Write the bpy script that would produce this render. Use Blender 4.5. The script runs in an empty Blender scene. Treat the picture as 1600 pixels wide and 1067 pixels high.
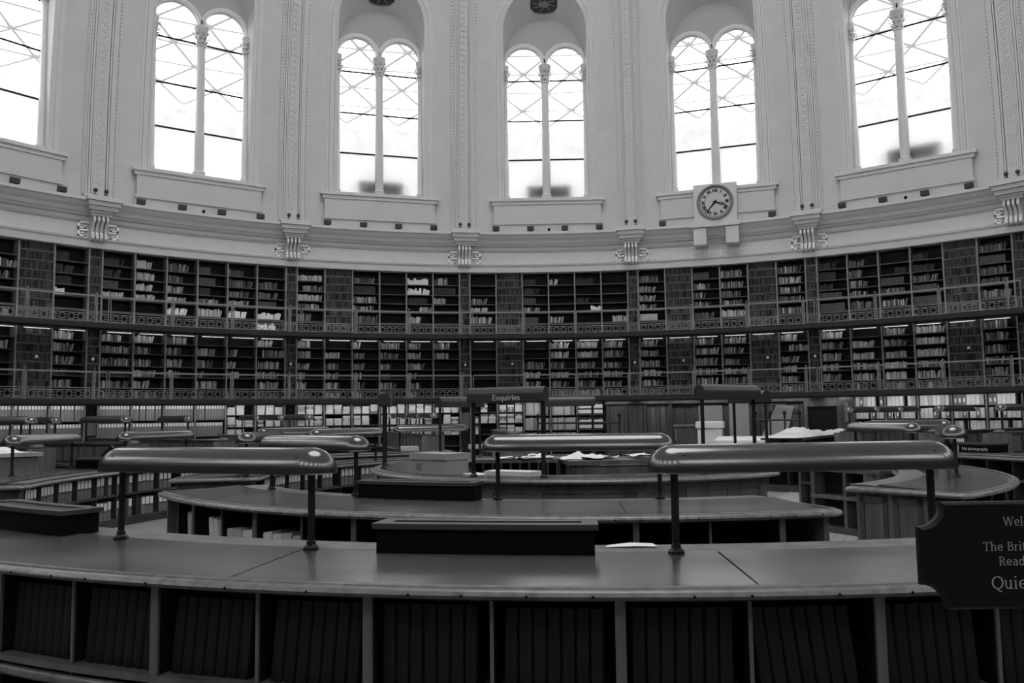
import bpy, bmesh, math, random
from mathutils import Matrix, Vector
random.seed(7)
R_ = math.radians
sin, cos, pi = math.sin, math.cos, math.pi
scn = bpy.context.scene
COL = scn.collection

# ---------------------------------------------------------------- camera
ROOM = 21.3                       # radius of the round room at the bookcase fronts
EYE = 1.65
CAM = Vector((-.0462*ROOM, -.5753*ROOM, EYE))
PITCH, ROLL, FPX = .088, -.0134, 1324.2
cp, sp, cr, sr = cos(PITCH), sin(PITCH), cos(ROLL), sin(ROLL)
right0, up0, fwd = Vector((1, 0, 0)), Vector((0, -sp, cp)), Vector((0, cp, sp))
right = right0*cr + up0*sr
up = up0*cr - right0*sr
cd = bpy.data.cameras.new('camera')
cd.sensor_width = 36.0
cd.lens = FPX/1600*36
cd.clip_end = 400
cam = bpy.data.objects.new('camera', cd)
COL.objects.link(cam)
m = Matrix.Identity(4)
for i in range(3):
    m[i][0], m[i][1], m[i][2], m[i][3] = right[i], up[i], -fwd[i], CAM[i]
cam.matrix_world = m
scn.camera = cam

# ---------------------------------------------------------------- sky, exposure
SKY = 6.2
wd = bpy.data.worlds.new('overcast_sky')
scn.world = wd
wd.use_nodes = True
bg = wd.node_tree.nodes['Background']
bg.inputs[0].default_value = (1, 1, 1, 1)
bg.inputs[1].default_value = SKY
vs = scn.view_settings
vs.view_transform = 'Standard'
vs.look = 'None'
vs.exposure = 0.0
vs.gamma = 1.0
vs.use_curve_mapping = False
scn.cycles.use_denoising = True
scn.cycles.max_bounces = 10
scn.cycles.diffuse_bounces = 5
scn.cycles.glossy_bounces = 4
scn.cycles.transparent_max_bounces = 12
scn.cycles.sample_clamp_indirect = 6.0

# ---------------------------------------------------------------- materials
def mat(name, v, rough=.6, metal=0., noise=0., scale=8., stretch=(1, 1, 1), bump=0., spec=.5, coat=0., emit=0.):
    m = bpy.data.materials.new(name)
    m.use_nodes = True
    nt = m.node_tree
    b = nt.nodes['Principled BSDF']
    b.inputs['Base Color'].default_value = (v, v, v, 1)
    b.inputs['Roughness'].default_value = rough
    b.inputs['Metallic'].default_value = metal
    b.inputs['Specular IOR Level'].default_value = spec
    if coat:
        b.inputs['Coat Weight'].default_value = coat
        b.inputs['Coat Roughness'].default_value = .12
    if emit:
        b.inputs['Emission Color'].default_value = (1, 1, 1, 1)
        b.inputs['Emission Strength'].default_value = emit
    if noise or bump:
        tc = nt.nodes.new('ShaderNodeTexCoord')
        mp = nt.nodes.new('ShaderNodeMapping')
        mp.inputs['Scale'].default_value = stretch
        nz = nt.nodes.new('ShaderNodeTexNoise')
        nz.inputs['Scale'].default_value = scale
        nz.inputs['Detail'].default_value = 5
        nt.links.new(tc.outputs['Object'], mp.inputs['Vector'])
        nt.links.new(mp.outputs['Vector'], nz.inputs['Vector'])
        if noise:
            rp = nt.nodes.new('ShaderNodeValToRGB')
            lo, hi = v*(1-noise), min(1, v*(1+noise))
            rp.color_ramp.elements[0].color = (lo, lo, lo, 1)
            rp.color_ramp.elements[1].color = (hi, hi, hi, 1)
            rp.color_ramp.elements[0].position = .3
            rp.color_ramp.elements[1].position = .7
            nt.links.new(nz.outputs['Fac'], rp.inputs['Fac'])
            nt.links.new(rp.outputs['Color'], b.inputs['Base Color'])
        if bump:
            bp = nt.nodes.new('ShaderNodeBump')
            bp.inputs['Strength'].default_value = bump
            bp.inputs['Distance'].default_value = .01
            nt.links.new(nz.outputs['Fac'], bp.inputs['Height'])
            nt.links.new(bp.outputs['Normal'], b.inputs['Normal'])
    return m

M = {}
M['plaster'] = mat('painted_plaster', .50, .7, noise=.04, scale=1.5, bump=.05)
M['trim'] = mat('painted_moulding', .54, .5, noise=.03, scale=3)
M['relief'] = mat('gilded_relief', .72, .3, metal=.35)
M['lunette'] = mat('lunette_paint', .34, .7)  # one even tone, darker than the wall plaster
M['dome'] = mat('dome_paint', .52, .7)
M['oak'] = mat('dark_oak', .055, .42, noise=.4, scale=6, stretch=(1, 1, .12), bump=.06)
M['oak_mid'] = mat('worn_oak', .10, .45, noise=.4, scale=7, stretch=(1, 1, .1), bump=.08)
M['nosing'] = mat('worn_oak_nosing', .13, .33, noise=.35, scale=14, bump=.12)
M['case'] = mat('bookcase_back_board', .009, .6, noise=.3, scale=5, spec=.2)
M['edge'] = mat('bookcase_upright_edge', .17, .45, noise=.15, scale=9)
M['shelf'] = mat('shelf_edge', .075, .5, noise=.2, scale=9, spec=.3)
M['iron'] = mat('painted_ironwork', .21, .5)
M['gallery'] = mat('gallery_fascia_iron', .024, .55, spec=.25)
M['black'] = mat('black_paint', .003, .6, spec=.12)
M['post'] = mat('dark_bronze_post', .018, .4, metal=.3)
M['cap'] = mat('black_lacquer_rim', .05, .4)
M['floor'] = mat('oak_floor', .24, .45, noise=.2, scale=5, stretch=(.3, 3, 1))
M['plank'] = mat('oak_plank', .34, .42, noise=.25, scale=4, stretch=(.3, 4, 1), bump=.04)
M['white'] = mat('white_card', .62, .6)
M['paper'] = mat('white_paper', .75, .7)
M['grey'] = mat('grey_card', .17, .65, noise=.12, scale=10)
M['label'] = mat('white_label', .8, .6)
M['lamp_glow'] = mat('strip_light_glow', .8, .5, emit=.75)
M['fill_floor_glow'] = mat('rear_fill_and_floor_strip_glow', .8, .5, emit=13)  # shared by the added emitters behind the housings and the floor strips
M['lamp_glow_low'] = mat('ground_strip_light_glow', .8, .5, emit=10)
M['volume'] = mat('dark_cloth_binding', .010, .6, noise=.15, scale=20, spec=.25)
M['flood'] = mat('dark_lamp_housing', .035, .6)
M['pages'] = mat('paper_edges', .22, .8)
M['steel'] = mat('roof_steel', .44, .5)
M['stone'] = mat('pale_limestone', .37, .8, noise=.08, scale=1.2)
M['clock'] = mat('clock_dial', .46, .5)
M['ring'] = mat('clock_bezel', .2, .4)
M['plastic'] = mat('white_plastic_sheet', .72, .35)
M['cloth'] = mat('grey_cloth', .12, .8)
M['sign'] = mat('sign_black', .006, .5, noise=.3, scale=14, stretch=(1, 1, 6), spec=.2)
M['signtext'] = mat('sign_lettering', .42, .5)
M['enqtext'] = mat('white_vinyl_lettering', .62, .5)
M['card'] = mat('plain_card', .30, .7)
M['letter'] = mat('pale_raised_letter', .85, .4)
M['chrome'] = mat('chrome', .6, .2, metal=1.)
# book cloth tones, all plain bindings
for k, v in dict(d=.018, m=.06, l=.20, w=.62, x=.40).items():
    M['bk_'+k] = mat('book_cloth_'+k, v, .6, noise=.25, scale=30)
M['spine'] = mat('dummy_leather_spines', .10, .5, noise=.6, scale=9, stretch=(6, 6, .7), bump=.1)
M['spine_ledge'] = mat('dummy_shelf_ledge', .075, .5)

# brushed hood metal
h = mat('hood_metal', .115, .2, metal=.8, noise=.08, scale=30, stretch=(.15, 1, 1))
M['hood'] = h
M['hood_dark'] = mat('matt_hood_metal', .05, .38, metal=.4)

# leather desk top with scuffs in the gloss
def leather(name, v):
    m = mat(name, v, .3, noise=.06, scale=2.0, spec=1.0)
    nt = m.node_tree
    b = nt.nodes['Principled BSDF']
    tc = nt.nodes.new('ShaderNodeTexCoord')
    mp = nt.nodes.new('ShaderNodeMapping')
    mp.inputs['Rotation'].default_value = (0, 0, .5)
    mp.inputs['Scale'].default_value = (1.0, 3.5, 1)
    nz = nt.nodes.new('ShaderNodeTexNoise')
    nz.inputs['Scale'].default_value = 1.1
    nz.inputs['Detail'].default_value = 1.5
    mr = nt.nodes.new('ShaderNodeMapRange')
    mr.inputs['From Min'].default_value = .35
    mr.inputs['From Max'].default_value = .7
    mr.inputs['To Min'].default_value = .17
    mr.inputs['To Max'].default_value = .24
    nt.links.new(tc.outputs['Object'], mp.inputs['Vector'])
    nt.links.new(mp.outputs['Vector'], nz.inputs['Vector'])
    nt.links.new(nz.outputs['Fac'], mr.inputs['Value'])
    nt.links.new(mr.outputs['Result'], b.inputs['Roughness'])
    return m
M['leather'] = leather('desk_leather', .075)

# window glass: clear above, obscured (translucent) in the lowest row
def glass(name, frost):
    m = bpy.data.materials.new(name)
    m.use_nodes = True
    nt = m.node_tree
    for n in list(nt.nodes):
        nt.nodes.remove(n)
    out = nt.nodes.new('ShaderNodeOutputMaterial')
    tr = nt.nodes.new('ShaderNodeBsdfTransparent')
    tr.inputs[0].default_value = (.93, .93, .93, 1)
    mx = nt.nodes.new('ShaderNodeMixShader')
    if frost:
        o = nt.nodes.new('ShaderNodeBsdfTranslucent')
        o.inputs[0].default_value = (.52, .52, .52, 1)
        mx.inputs[0].default_value = frost
    else:
        o = nt.nodes.new('ShaderNodeBsdfGlossy')
        o.inputs[0].default_value = (1, 1, 1, 1)
        o.inputs['Roughness'].default_value = .05
        mx.inputs[0].default_value = .04
    nt.links.new(tr.outputs[0], mx.inputs[1])
    nt.links.new(o.outputs[0], mx.inputs[2])
    nt.links.new(mx.outputs[0], out.inputs[0])
    return m
M['glass'] = glass('clear_window_glass', 0)
M['frost'] = glass('obscured_window_glass', .9)

# ---------------------------------------------------------------- mesh helpers
class MB:
    def __init__(s):
        s.v, s.f, s.mi = [], [], []
    def add(s, vs, fs, mi=0):
        o = len(s.v)
        s.v += [tuple(p) for p in vs]
        s.f += [tuple(i+o for i in f) for f in fs]
        s.mi += [mi]*len(fs)
        return s
    def box(s, x0, x1, y0, y1, z0, z1, mi=0, T=None):
        p = [(x0,y0,z0),(x1,y0,z0),(x1,y1,z0),(x0,y1,z0),(x0,y0,z1),(x1,y0,z1),(x1,y1,z1),(x0,y1,z1)]
        if T is not None:
            p = [T @ Vector(q) for q in p]
        return s.add(p, [(0,3,2,1),(4,5,6,7),(0,1,5,4),(1,2,6,5),(2,3,7,6),(3,0,4,7)], mi)
    def bbox(s, x0, x1, y0, y1, z0, z1, b=.004, mi=0):
        # box with its vertical and top edges chamfered
        q = [(x0+b,y0),(x1-b,y0),(x1,y0+b),(x1,y1-b),(x1-b,y1),(x0+b,y1),(x0,y1-b),(x0,y0+b)]
        c = ((x0+x1)/2, (y0+y1)/2)
        sx, sy = 1-b*2/(x1-x0), 1-b*2/(y1-y0)
        vs = [(x,y,z0) for x,y in q]+[(x,y,z1-b) for x,y in q]+[(c[0]+(x-c[0])*sx, c[1]+(y-c[1])*sy, z1) for x,y in q]
        fs = [tuple(range(7,-1,-1)), tuple(range(16,24))]
        for k in range(2):
            for i in range(8):
                j = (i+1) % 8
                fs.append((k*8+i, k*8+j, k*8+8+j, k*8+8+i))
        return s.add(vs, fs, mi)
    def bbox_t(s, T, mi=0):
        s.box(-.5, .5, 0, 1, 0, .8, mi, T)
        return s.box(-.52, .52, -.02, 1, .82, 1, mi, T)
    def tube(s, a, b, r0, r1=None, n=8, mi=0, cap=True):
        a, b = Vector(a), Vector(b)
        r1 = r0 if r1 is None else r1
        d = (b-a).normalized()
        u = d.orthogonal().normalized()
        w = d.cross(u)
        vs = []
        for p, r in ((a, r0), (b, r1)):
            vs += [p+(u*cos(2*pi*i/n)+w*sin(2*pi*i/n))*r for i in range(n)]
        fs = [(i, (i+1) % n, n+(i+1) % n, n+i) for i in range(n)]
        if cap:
            fs += [tuple(range(n-1, -1, -1)), tuple(range(n, 2*n))]
        return s.add(vs, fs, mi)
    def lathe(s, prof, n=16, c=(0, 0), mi=0, T=None, ring=False):
        vs = []
        for r, z in prof:
            vs += [(c[0]+r*cos(2*pi*i/n), c[1]+r*sin(2*pi*i/n), z) for i in range(n)]
        if T is not None:
            vs = [T @ Vector(q) for q in vs]
        fs = []
        for k in range(len(prof)-1):
            for i in range(n):
                j = (i+1) % n
                fs.append((k*n+i, k*n+j, k*n+n+j, k*n+n+i))
        if ring:
            L = (len(prof)-1)*n
            fs += [(L+i, L+(i+1) % n, (i+1) % n, i) for i in range(n)]
            return s.add(vs, fs, mi)
        if prof[0][0] > 1e-4:
            fs.append(tuple(range(n-1, -1, -1)))
        if prof[-1][0] > 1e-4:
            L = (len(prof)-1)*n
            fs.append(tuple(range(L, L+n)))
        return s.add(vs, fs, mi)
    def ball(s, c, r, n=10, mi=0, sz=1.):
        k = n//2
        return s.lathe([(r*sin(pi*i/k)+(1e-5 if i in (0, k) else 0), c[2]-r*sz*cos(pi*i/k)) for i in range(k+1)], n, (c[0], c[1]), mi)
    def arc(s, prof, t0, t1, n, mi=0, caps=True):
        # closed profile (r,z) swept about the room's axis, angles in degrees from +Y clockwise
        k = len(prof)
        vs = []
        for i in range(n+1):
            t = R_(t0+(t1-t0)*i/n)
            vs += [(r*sin(t), r*cos(t), z) for r, z in prof]
        fs = []
        for i in range(n):
            for j in range(k):
                a, b = i*k+j, i*k+(j+1) % k
                fs.append((a, b, b+k, a+k))
        if caps and abs(t1-t0) < 359.9:
            fs += [tuple(range(k-1, -1, -1)), tuple(range(n*k, n*k+k))]
        return s.add(vs, fs, mi)
    def abox(s, r0, r1, z0, z1, t0, t1, n=None, mi=0):
        n = n or max(1, int(abs(t1-t0)/1.5))
        return s.arc([(r0, z0), (r1, z0), (r1, z1), (r0, z1)], t0, t1, n, mi)
    def prism(s, pts, z0, z1, mi=0, T=None):
        n = len(pts)
        vs = [(x, y, z0) for x, y in pts]+[(x, y, z1) for x, y in pts]
        if T is not None:
            vs = [T @ Vector(q) for q in vs]
        fs = [tuple(range(n-1, -1, -1)), tuple(range(n, 2*n))]
        fs += [(i, (i+1) % n, n+(i+1) % n, n+i) for i in range(n)]
        return s.add(vs, fs, mi)
    def strip(s, path, prof, closed=True, mi=0):
        # sweep profile (offset outward, z) along a plan path; outward = right of travel
        n, k = len(path), len(prof)
        vs = []
        for i in range(n):
            p = Vector(path[i])
            a = Vector(path[i-1]) if (closed or i) else None
            b = Vector(path[(i+1) % n]) if (closed or i < n-1) else None
            d1 = (p-a).normalized() if a is not None else (b-p).normalized()
            d2 = (b-p).normalized() if b is not None else d1
            t = (d1+d2).normalized()
            nrm = Vector((t.y, -t.x))
            sc = 1/max(.5, nrm.dot(Vector((d1.y, -d1.x))))
            vs += [(p.x+nrm.x*o*sc, p.y+nrm.y*o*sc, z) for o, z in prof]
        fs = []
        for i in range(n if closed else n-1):
            i2 = (i+1) % n
            for j in range(k):
                j2 = (j+1) % k
                fs.append((i*k+j, i*k+j2, i2*k+j2, i2*k+j))
        if not closed:
            fs += [tuple(range(k-1, -1, -1)), tuple(range((n-1)*k, n*k))]
        return s.add(vs, fs, mi)
    def mesh(s, name, mats, smooth=None):
        me = bpy.data.meshes.new(name)
        me.from_pydata(s.v, [], s.f)
        for mm in (mats if isinstance(mats, (list, tuple)) else [mats]):
            me.materials.append(M[mm] if isinstance(mm, str) else mm)
        if any(s.mi):
            me.polygons.foreach_set('material_index', s.mi)
        bm = bmesh.new()
        bm.from_mesh(me)
        bmesh.ops.recalc_face_normals(bm, faces=bm.faces)
        bm.to_mesh(me)
        bm.free()
        if smooth is not None:
            me.polygons.foreach_set('use_smooth', [True]*len(me.polygons))
            me.set_sharp_from_angle(angle=R_(smooth))
        me.update()
        return me
    def build(s, name, mats, parent=None, smooth=None, local=False, rz=0., loc=(0, 0, 0)):
        return link(name, s.mesh(name, mats, smooth), parent, local, rz, loc)

def link(name, data, parent=None, local=False, rz=0., loc=(0, 0, 0), scale=None, rot=None):
    o = bpy.data.objects.new(name, data)
    COL.objects.link(o)
    o.location = loc
    o.rotation_euler = rot if rot is not None else (0, 0, rz)
    if scale is not None:
        o.scale = scale
    if parent is not None:
        o.parent = parent
        if not local:
            o.matrix_parent_inverse = parent.matrix_basis.inverted()
    return o

def tag(o, label, cat, group=None):
    o['label'] = label
    o['category'] = cat
    if group:
        o['group'] = group
    return o

def thing(name, label, cat, loc=(0, 0, 0), rz=0., group=None):
    o = bpy.data.objects.new(name, None)
    COL.objects.link(o)
    o.location = loc
    o.rotation_euler = (0, 0, rz)
    o.empty_display_size = .1
    return tag(o, label, cat, group)

def struct(o, label=None):
    o['kind'] = 'structure'
    if label:
        o['label'] = label
    return o

def kids(o):
    return [c for c in bpy.data.objects if c.parent == o]

def copy_tree(o, parent=None, _map=None):
    if _map is None:
        _map = {}
        for c in bpy.data.objects:
            if c.parent is not None:
                _map.setdefault(c.parent.name, []).append(c)
    c = o.copy()
    COL.objects.link(c)
    if parent is not None:
        c.parent = parent
        c.matrix_parent_inverse = o.matrix_parent_inverse.copy()
    for ch in _map.get(o.name, []):
        copy_tree(ch, c, _map)
    return c

def polar(r, th, z=0.):
    t = R_(th)
    return Vector((r*sin(t), r*cos(t), z))

def text_mesh(txt, size, mat_, depth=.004, align='CENTER', space=1., offset=0.):
    cu = bpy.data.curves.new('lettering', 'FONT')
    cu.body = txt
    cu.size = size
    cu.extrude = depth
    cu.align_x = align
    cu.align_y = 'CENTER'
    cu.space_character = space
    cu.offset = offset
    cu.resolution_u = 3
    ob = bpy.data.objects.new('lettering', cu)
    COL.objects.link(ob)
    dg = bpy.context.evaluated_depsgraph_get()
    me = bpy.data.meshes.new_from_object(ob.evaluated_get(dg))
    bpy.data.objects.remove(ob)
    me.materials.clear()
    me.materials.append(M[mat_])
    return me

ORD = ['first', 'second', 'third', 'fourth', 'fifth', 'sixth', 'seventh', 'eighth', 'ninth', 'tenth', 'eleventh', 'twelfth',
       'thirteenth', 'fourteenth', 'fifteenth', 'sixteenth', 'seventeenth', 'eighteenth', 'nineteenth', 'twentieth']
def nth(i):
    return ORD[i] if i < len(ORD) else '%dth' % (i+1)
PH = math.degrees(-.1336)
def pier(k):                      # angle of pier k (0 is the leftmost one in full view)
    return PH+18*(k-2)

# ================================================================ ROOM SHELL
def prof_r(z):                    # inner face of drum and dome
    if z <= 9.0:
        return ROOM
    t = min(1., (z-9.0)/24.5)
    return ROOM*(1-t**2.6)**(1/2.2)

# floor, court ground and outer building
f = MB()
f.lathe([(0.0001, -.05), (21.9, -.05), (21.9, 0), (0.0001, 0)], 96)
floor = struct(f.build('floor', 'floor'))
g = MB()
n = 96
g.arc([(22.6, -.2), (60, -.2), (60, -.05), (22.6, -.05)], 0, 360, n, caps=False)
struct(g.build('floor_courtyard', 'stone'), 'pale paved court outside the round room')
# oak boards in the aisle in view
pl = MB().bbox(-.069, .069, -.9, .9, 0, .006, .002).mesh('plank', 'plank')
ax = R_(28)
for i in range(26):
    for j in range(9):
        u, v = (i-13)*.142, (j-3)*1.81+(i % 3)*.6
        x = 3.3+u*cos(ax)+v*sin(ax)
        y = -1.2-u*sin(ax)+v*cos(ax)
        r = math.hypot(x, y)
        if x < 1.2 or r > 10.5 or (4.25 < r < 5.6 and y > -3.0 and x > 3.3):
            continue
        link('plank', pl, floor, rz=-ax, loc=(x, y, 0))

lw = MB().arc([(21.76, 0), (21.95, 0), (21.95, 8.92), (21.76, 8.92)], 0, 360, 120, caps=False)
struct(lw.build('wall_round', 'shelf', smooth=30), 'round wall behind the bookcases')

# ---- window opening outlines (local bay frame: x along wall, z up)
SILL, HWF, HWB, YW = 10.33, 1.74, 1.66, 21.44
NA = 20
def outline(hw, zs, rise):
    p = [(-hw, SILL)]
    for i in range(1, 7):
        p.append((-hw, SILL+(zs-SILL)*i/7))
    for i in range(NA+1):
        a = pi*(1-i/NA)
        p.append((hw*cos(a), zs+rise*sin(a)))
    for i in range(6, 0, -1):
        p.append((hw, SILL+(zs-SILL)*i/7))
    p.append((hw, SILL))
    return p
OF = outline(HWF, 17.1, 1.74)
OB = outline(HWB, 16.2, 1.72)
ZT = 19.8
def wallpt(x, z, proud=0.):
    r = prof_r(z)-proud
    a = math.asin(max(-1, min(1, x/ROOM)))
    return (r*sin(a), r*cos(a), z)
def wallpt_a(a, z, proud=0.):
    r = prof_r(z)-proud
    return (r*sin(a), r*cos(a), z)
wb = MB()
zs_ = [8.6, 9.2, 9.8, SILL]+[SILL+(ZT-SILL)*i/14 for i in range(1, 15)]
a0 = math.asin(HWF/ROOM)
for sgn in (-1, 1):               # pier sides
    an = [sgn*(a0+(R_(9)-a0)*i/6) for i in range(7)]
    vs_ = [wallpt_a(a, z) for z in zs_ for a in an]
    fs_ = [(k*7+i, k*7+i+1, k*7+8+i, k*7+7+i) for k in range(len(zs_)-1) for i in range(6)]
    wb.add(vs_, fs_)
xs = [-HWF+2*HWF*i/8 for i in range(9)]
zz = [8.6, 9.2, 9.8, SILL]        # apron under the window
wb.add([wallpt(x, z) for z in zz for x in xs], [(k*9+i, k*9+i+1, k*9+10+i, k*9+9+i) for k in range(3) for i in range(8)])
arch = OF[7:7+NA+1]               # above the arch
for i in range(NA):
    (x0, z0), (x1, z1) = arch[i], arch[i+1]
    for k in range(4):
        q = []
        for x, z, kk in ((x0, z0, k), (x1, z1, k), (x1, z1, k+1), (x0, z0, k+1)):
            q.append(wallpt(x, z+(ZT-z)*kk/4))
        wb.add(q, [(0, 1, 2, 3)])
for i in range(len(OF)-1):        # reveal and soffit
    a, b = OF[i], OF[i+1]
    c, d = OB[i], OB[i+1]
    pa, pb = wallpt(*a), wallpt(*b)
    pc, pd = (c[0], YW, c[1]), (d[0], YW, d[1])
    def mid(p, q, t):
        return tuple(p[j]+(q[j]-p[j])*t for j in range(3))
    for k in range(4):
        wb.add([mid(pa, pc, k/4), mid(pb, pd, k/4), mid(pb, pd, k/4+.25), mid(pa, pc, k/4+.25)], [(0, 1, 2, 3)])
wb.add([wallpt(-HWF, SILL), wallpt(HWF, SILL), (HWB, YW, SILL), (-HWB, YW, SILL)], [(0, 1, 2, 3)])
me_wall = wb.mesh('wall_bay', 'plaster', smooth=25)

# moulding round the opening (proud of the wall)
def outline_strip(mb, o, prof_offs, yfun):
    # prof_offs: list of (grow, proud) around the outline
    n = len(o)
    k = len(prof_offs)
    cx, cz = 0, 14.
    vs_ = []
    for i, (x, z) in enumerate(o):
        a = Vector(o[max(0, i-1)])
        b = Vector(o[min(n-1, i+1)])
        t = (b-a).normalized()
        nx, nz = -t.y, t.x        # outward (left of upward travel on left side)
        for gr, pr in prof_offs:
            vs_.append(yfun(x+nx*gr, z+nz*gr, pr))
    fs_ = []
    for i in range(n-1):
        for j in range(k):
            j2 = (j+1) % k
            fs_.append((i*k+j, i*k+j2, (i+1)*k+j2, (i+1)*k+j))
    fs_ += [tuple(range(k)), tuple(range((n-1)*k, n*k))]
    mb.add(vs_, fs_)
def yf_wall(x, z, pr):
    return wallpt(x, z, pr)
mo = MB()
outline_strip(mo, OF, [(-.02, -.02), (-.02, .07), (.05, .09), (.07, .05), (.15, .05), (.17, .08), (.24, .08), (.26, .02), (.34, .02), (.35, -.02)], yf_wall)
me_mould = mo.mesh('window_moulding', 'trim', smooth=30)
sl = MB()
sl.box(-2.3, 2.3, 20.92, YW+.05, SILL-.13, SILL-.01)
sl.box(-2.22, 2.22, 20.98, YW, SILL-.26, SILL-.13)
me_sill = sl.mesh('window_sill', 'trim')
ap = MB()
ap.box(-2.14, 2.14, 21.02, 21.3, 9.36, SILL-.26)
ap.box(-2.2, 2.2, 20.99, 21.3, 9.27, 9.36)
me_apron = ap.mesh('apron_panel', 'plaster')
ap2 = MB()
ap2.box(-2.2, 2.2, 21.05, 21.3, 8.8, 9.27)
me_apron2 = ap2.mesh('apron_base', 'plaster')

# window tracery plate with two arched lights
LC, LH, LS = .86, .76, 16.0      # light centre, half width, springing height
tp = MB()
def lightz(x):
    u = abs(abs(x)-LC)
    return LS+math.sqrt(max(0, LH*LH-u*u)) if u < LH else None
N = 96
for side in (0, 1):
    pass
xs = sorted(set([-HWB+2*HWB*i/N for i in range(N+1)]+[sgn*(LC+e*LH) for sgn in (-1, 1) for e in (-1, 1)]))
def topz(x):
    return 16.2+1.72*math.sqrt(max(0, 1-(x/HWB)**2))
for x0, x1 in zip(xs[:-1], xs[1:]):
    xm = (x0+x1)/2
    inside = abs(abs(xm)-LC) < LH
    b0 = (lightz(x0) or LS) if inside else SILL
    b1 = (lightz(x1) or LS) if inside else SILL
    for y in (YW, YW+.22):
        tp.add([(x0, y, b0), (x1, y, b1), (x1, y, topz(x1)), (x0, y, topz(x0))], [(0, 1, 2, 3)])
for sgn in (-1, 1):              # inner edges of the arches
    pr = [(sgn*LC-LH, SILL)]+[(sgn*LC-LH*cos(pi*i/16), LS+LH*sin(pi*i/16)) for i in range(17)]+[(sgn*LC+LH, SILL)]
    for (xa, za), (xb, zb) in zip(pr[:-1], pr[1:]):
        tp.add([(xa, YW, za), (xb, YW, zb), (xb, YW+.22, zb), (xa, YW+.22, za)], [(0, 1, 2, 3)])
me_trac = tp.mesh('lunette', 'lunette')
tm = MB()
for sgn in (-1, 1):
    o = [(sgn*LC-LH, 15.6)]+[(sgn*LC-LH*cos(pi*i/16), LS+LH*sin(pi*i/16)) for i in range(17)]+[(sgn*LC+LH, 15.6)]
    outline_strip(tm, o, [(0, 0), (0, .06), (.05, .07), (.09, .03), (.15, .03), (.17, 0)], lambda x, z, pr: (x, YW-pr, z))
me_archm = tm.mesh('light_arch_moulding', 'trim', smooth=30)
# columns with leafy capitals
def column_mesh(r):
    c = MB()
    c.lathe([(r*1.5, SILL), (r*1.5, SILL+.1), (r*1.25, SILL+.13), (r*1.35, SILL+.2), (r, SILL+.26), (r*.92, 15.2), (r*1.1, 15.22), (r*1.1, 15.27),
             (r*.92, 15.28), (r*1.05, 15.5), (r*1.5, 15.86), (r*1.6, 15.88), (r*1.6, 15.97), (r*.5, 15.98)], 14)
    for row in range(3):
        for i in range(8):
            a = 2*pi*(i+.5*row)/8
            z = 15.34+row*.17
            rr = r*(1.05+.16*row)
            T = Matrix.Translation((rr*cos(a), rr*sin(a), z)) @ Matrix.Rotation(a, 4, 'Z') @ Matrix.Rotation(R_(25), 4, 'Y')
            c.add([T @ Vector(p) for p in ((-.01, -.05, -.08), (-.01, .05, -.08), (.05, .055, .05), (.05, -.055, .05), (.09, 0, .09), (.1, 0, .02))],
                  [(0, 1, 2, 3), (3, 2, 4), (2, 5, 4), (3, 4, 5)])
    return c.mesh('column', 'trim', smooth=40)
me_colm, me_cols = column_mesh(.165), column_mesh(.11)
bar = MB()
for z in (12.05, 13.67, 15.36):
    pass
me_bar = MB().box(-LH, LH, YW+.08, YW+.13, -.026, .026).mesh('glazing_bar', 'black')
def pane_mesh(z0, z1, name):
    p = MB()
    y = YW+.11
    if z1 < LS:
        p.add([(-LH, y, z0), (LH, y, z0), (LH, y, z1), (-LH, y, z1)], [(0, 1, 2, 3)])
    else:
        pts = [(-LH, y, z0), (LH, y, z0)]+[(LH*cos(pi*i/16), y, LS+LH*sin(pi*i/16)) for i in range(17)]
        p.add(pts, [tuple(range(len(pts)))])
    return p.mesh(name, 'frost' if z0 < 11 else 'glass')
ZB = [SILL, 12.05, 13.67, 15.36, 17]
me_panes = [pane_mesh(ZB[i], ZB[i+1], 'pane') for i in range(4)]
# oval rosette on the soffit
md = MB()
for q in range(3):
    sc = (1., .86, .3)[q]
    pts = [(.72*sc*cos(2*pi*i/24), .42*sc*sin(2*pi*i/24)) for i in range(24)]
    md.prism(pts, -.02-.02*q, 0, mi=(0, 1, 0)[q])
for i in range(8):
    a = 2*pi*i/8
    md.tube((.17*cos(a), .1*sin(a), -.05), (.5*cos(a+.3), .3*sin(a+.3), -.05), .02, n=4)
me_med = md.mesh('rosette', ['ring', 'flood'])
sc_ = MB()
for sgn in (-1, 1):
    pts = []
    for i in range(15):
        a = i/14*2.3*pi
        rr = .2*(1-.75*i/14)
        pts.append((sgn*(.95+rr*cos(a)), rr*sin(a)))
    for p, q in zip(pts[:-1], pts[1:]):
        sc_.tube((p[0], p[1], -.02), (q[0], q[1], -.02), .022, n=4)
    for q in range(3):
        sc_.tube((sgn*.7, -.15+.15*q, -.02), (sgn*1.3, -.3+.3*q, -.02), .02, n=4)
me_scroll = sc_.mesh('scrollwork', 'trim')

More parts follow.
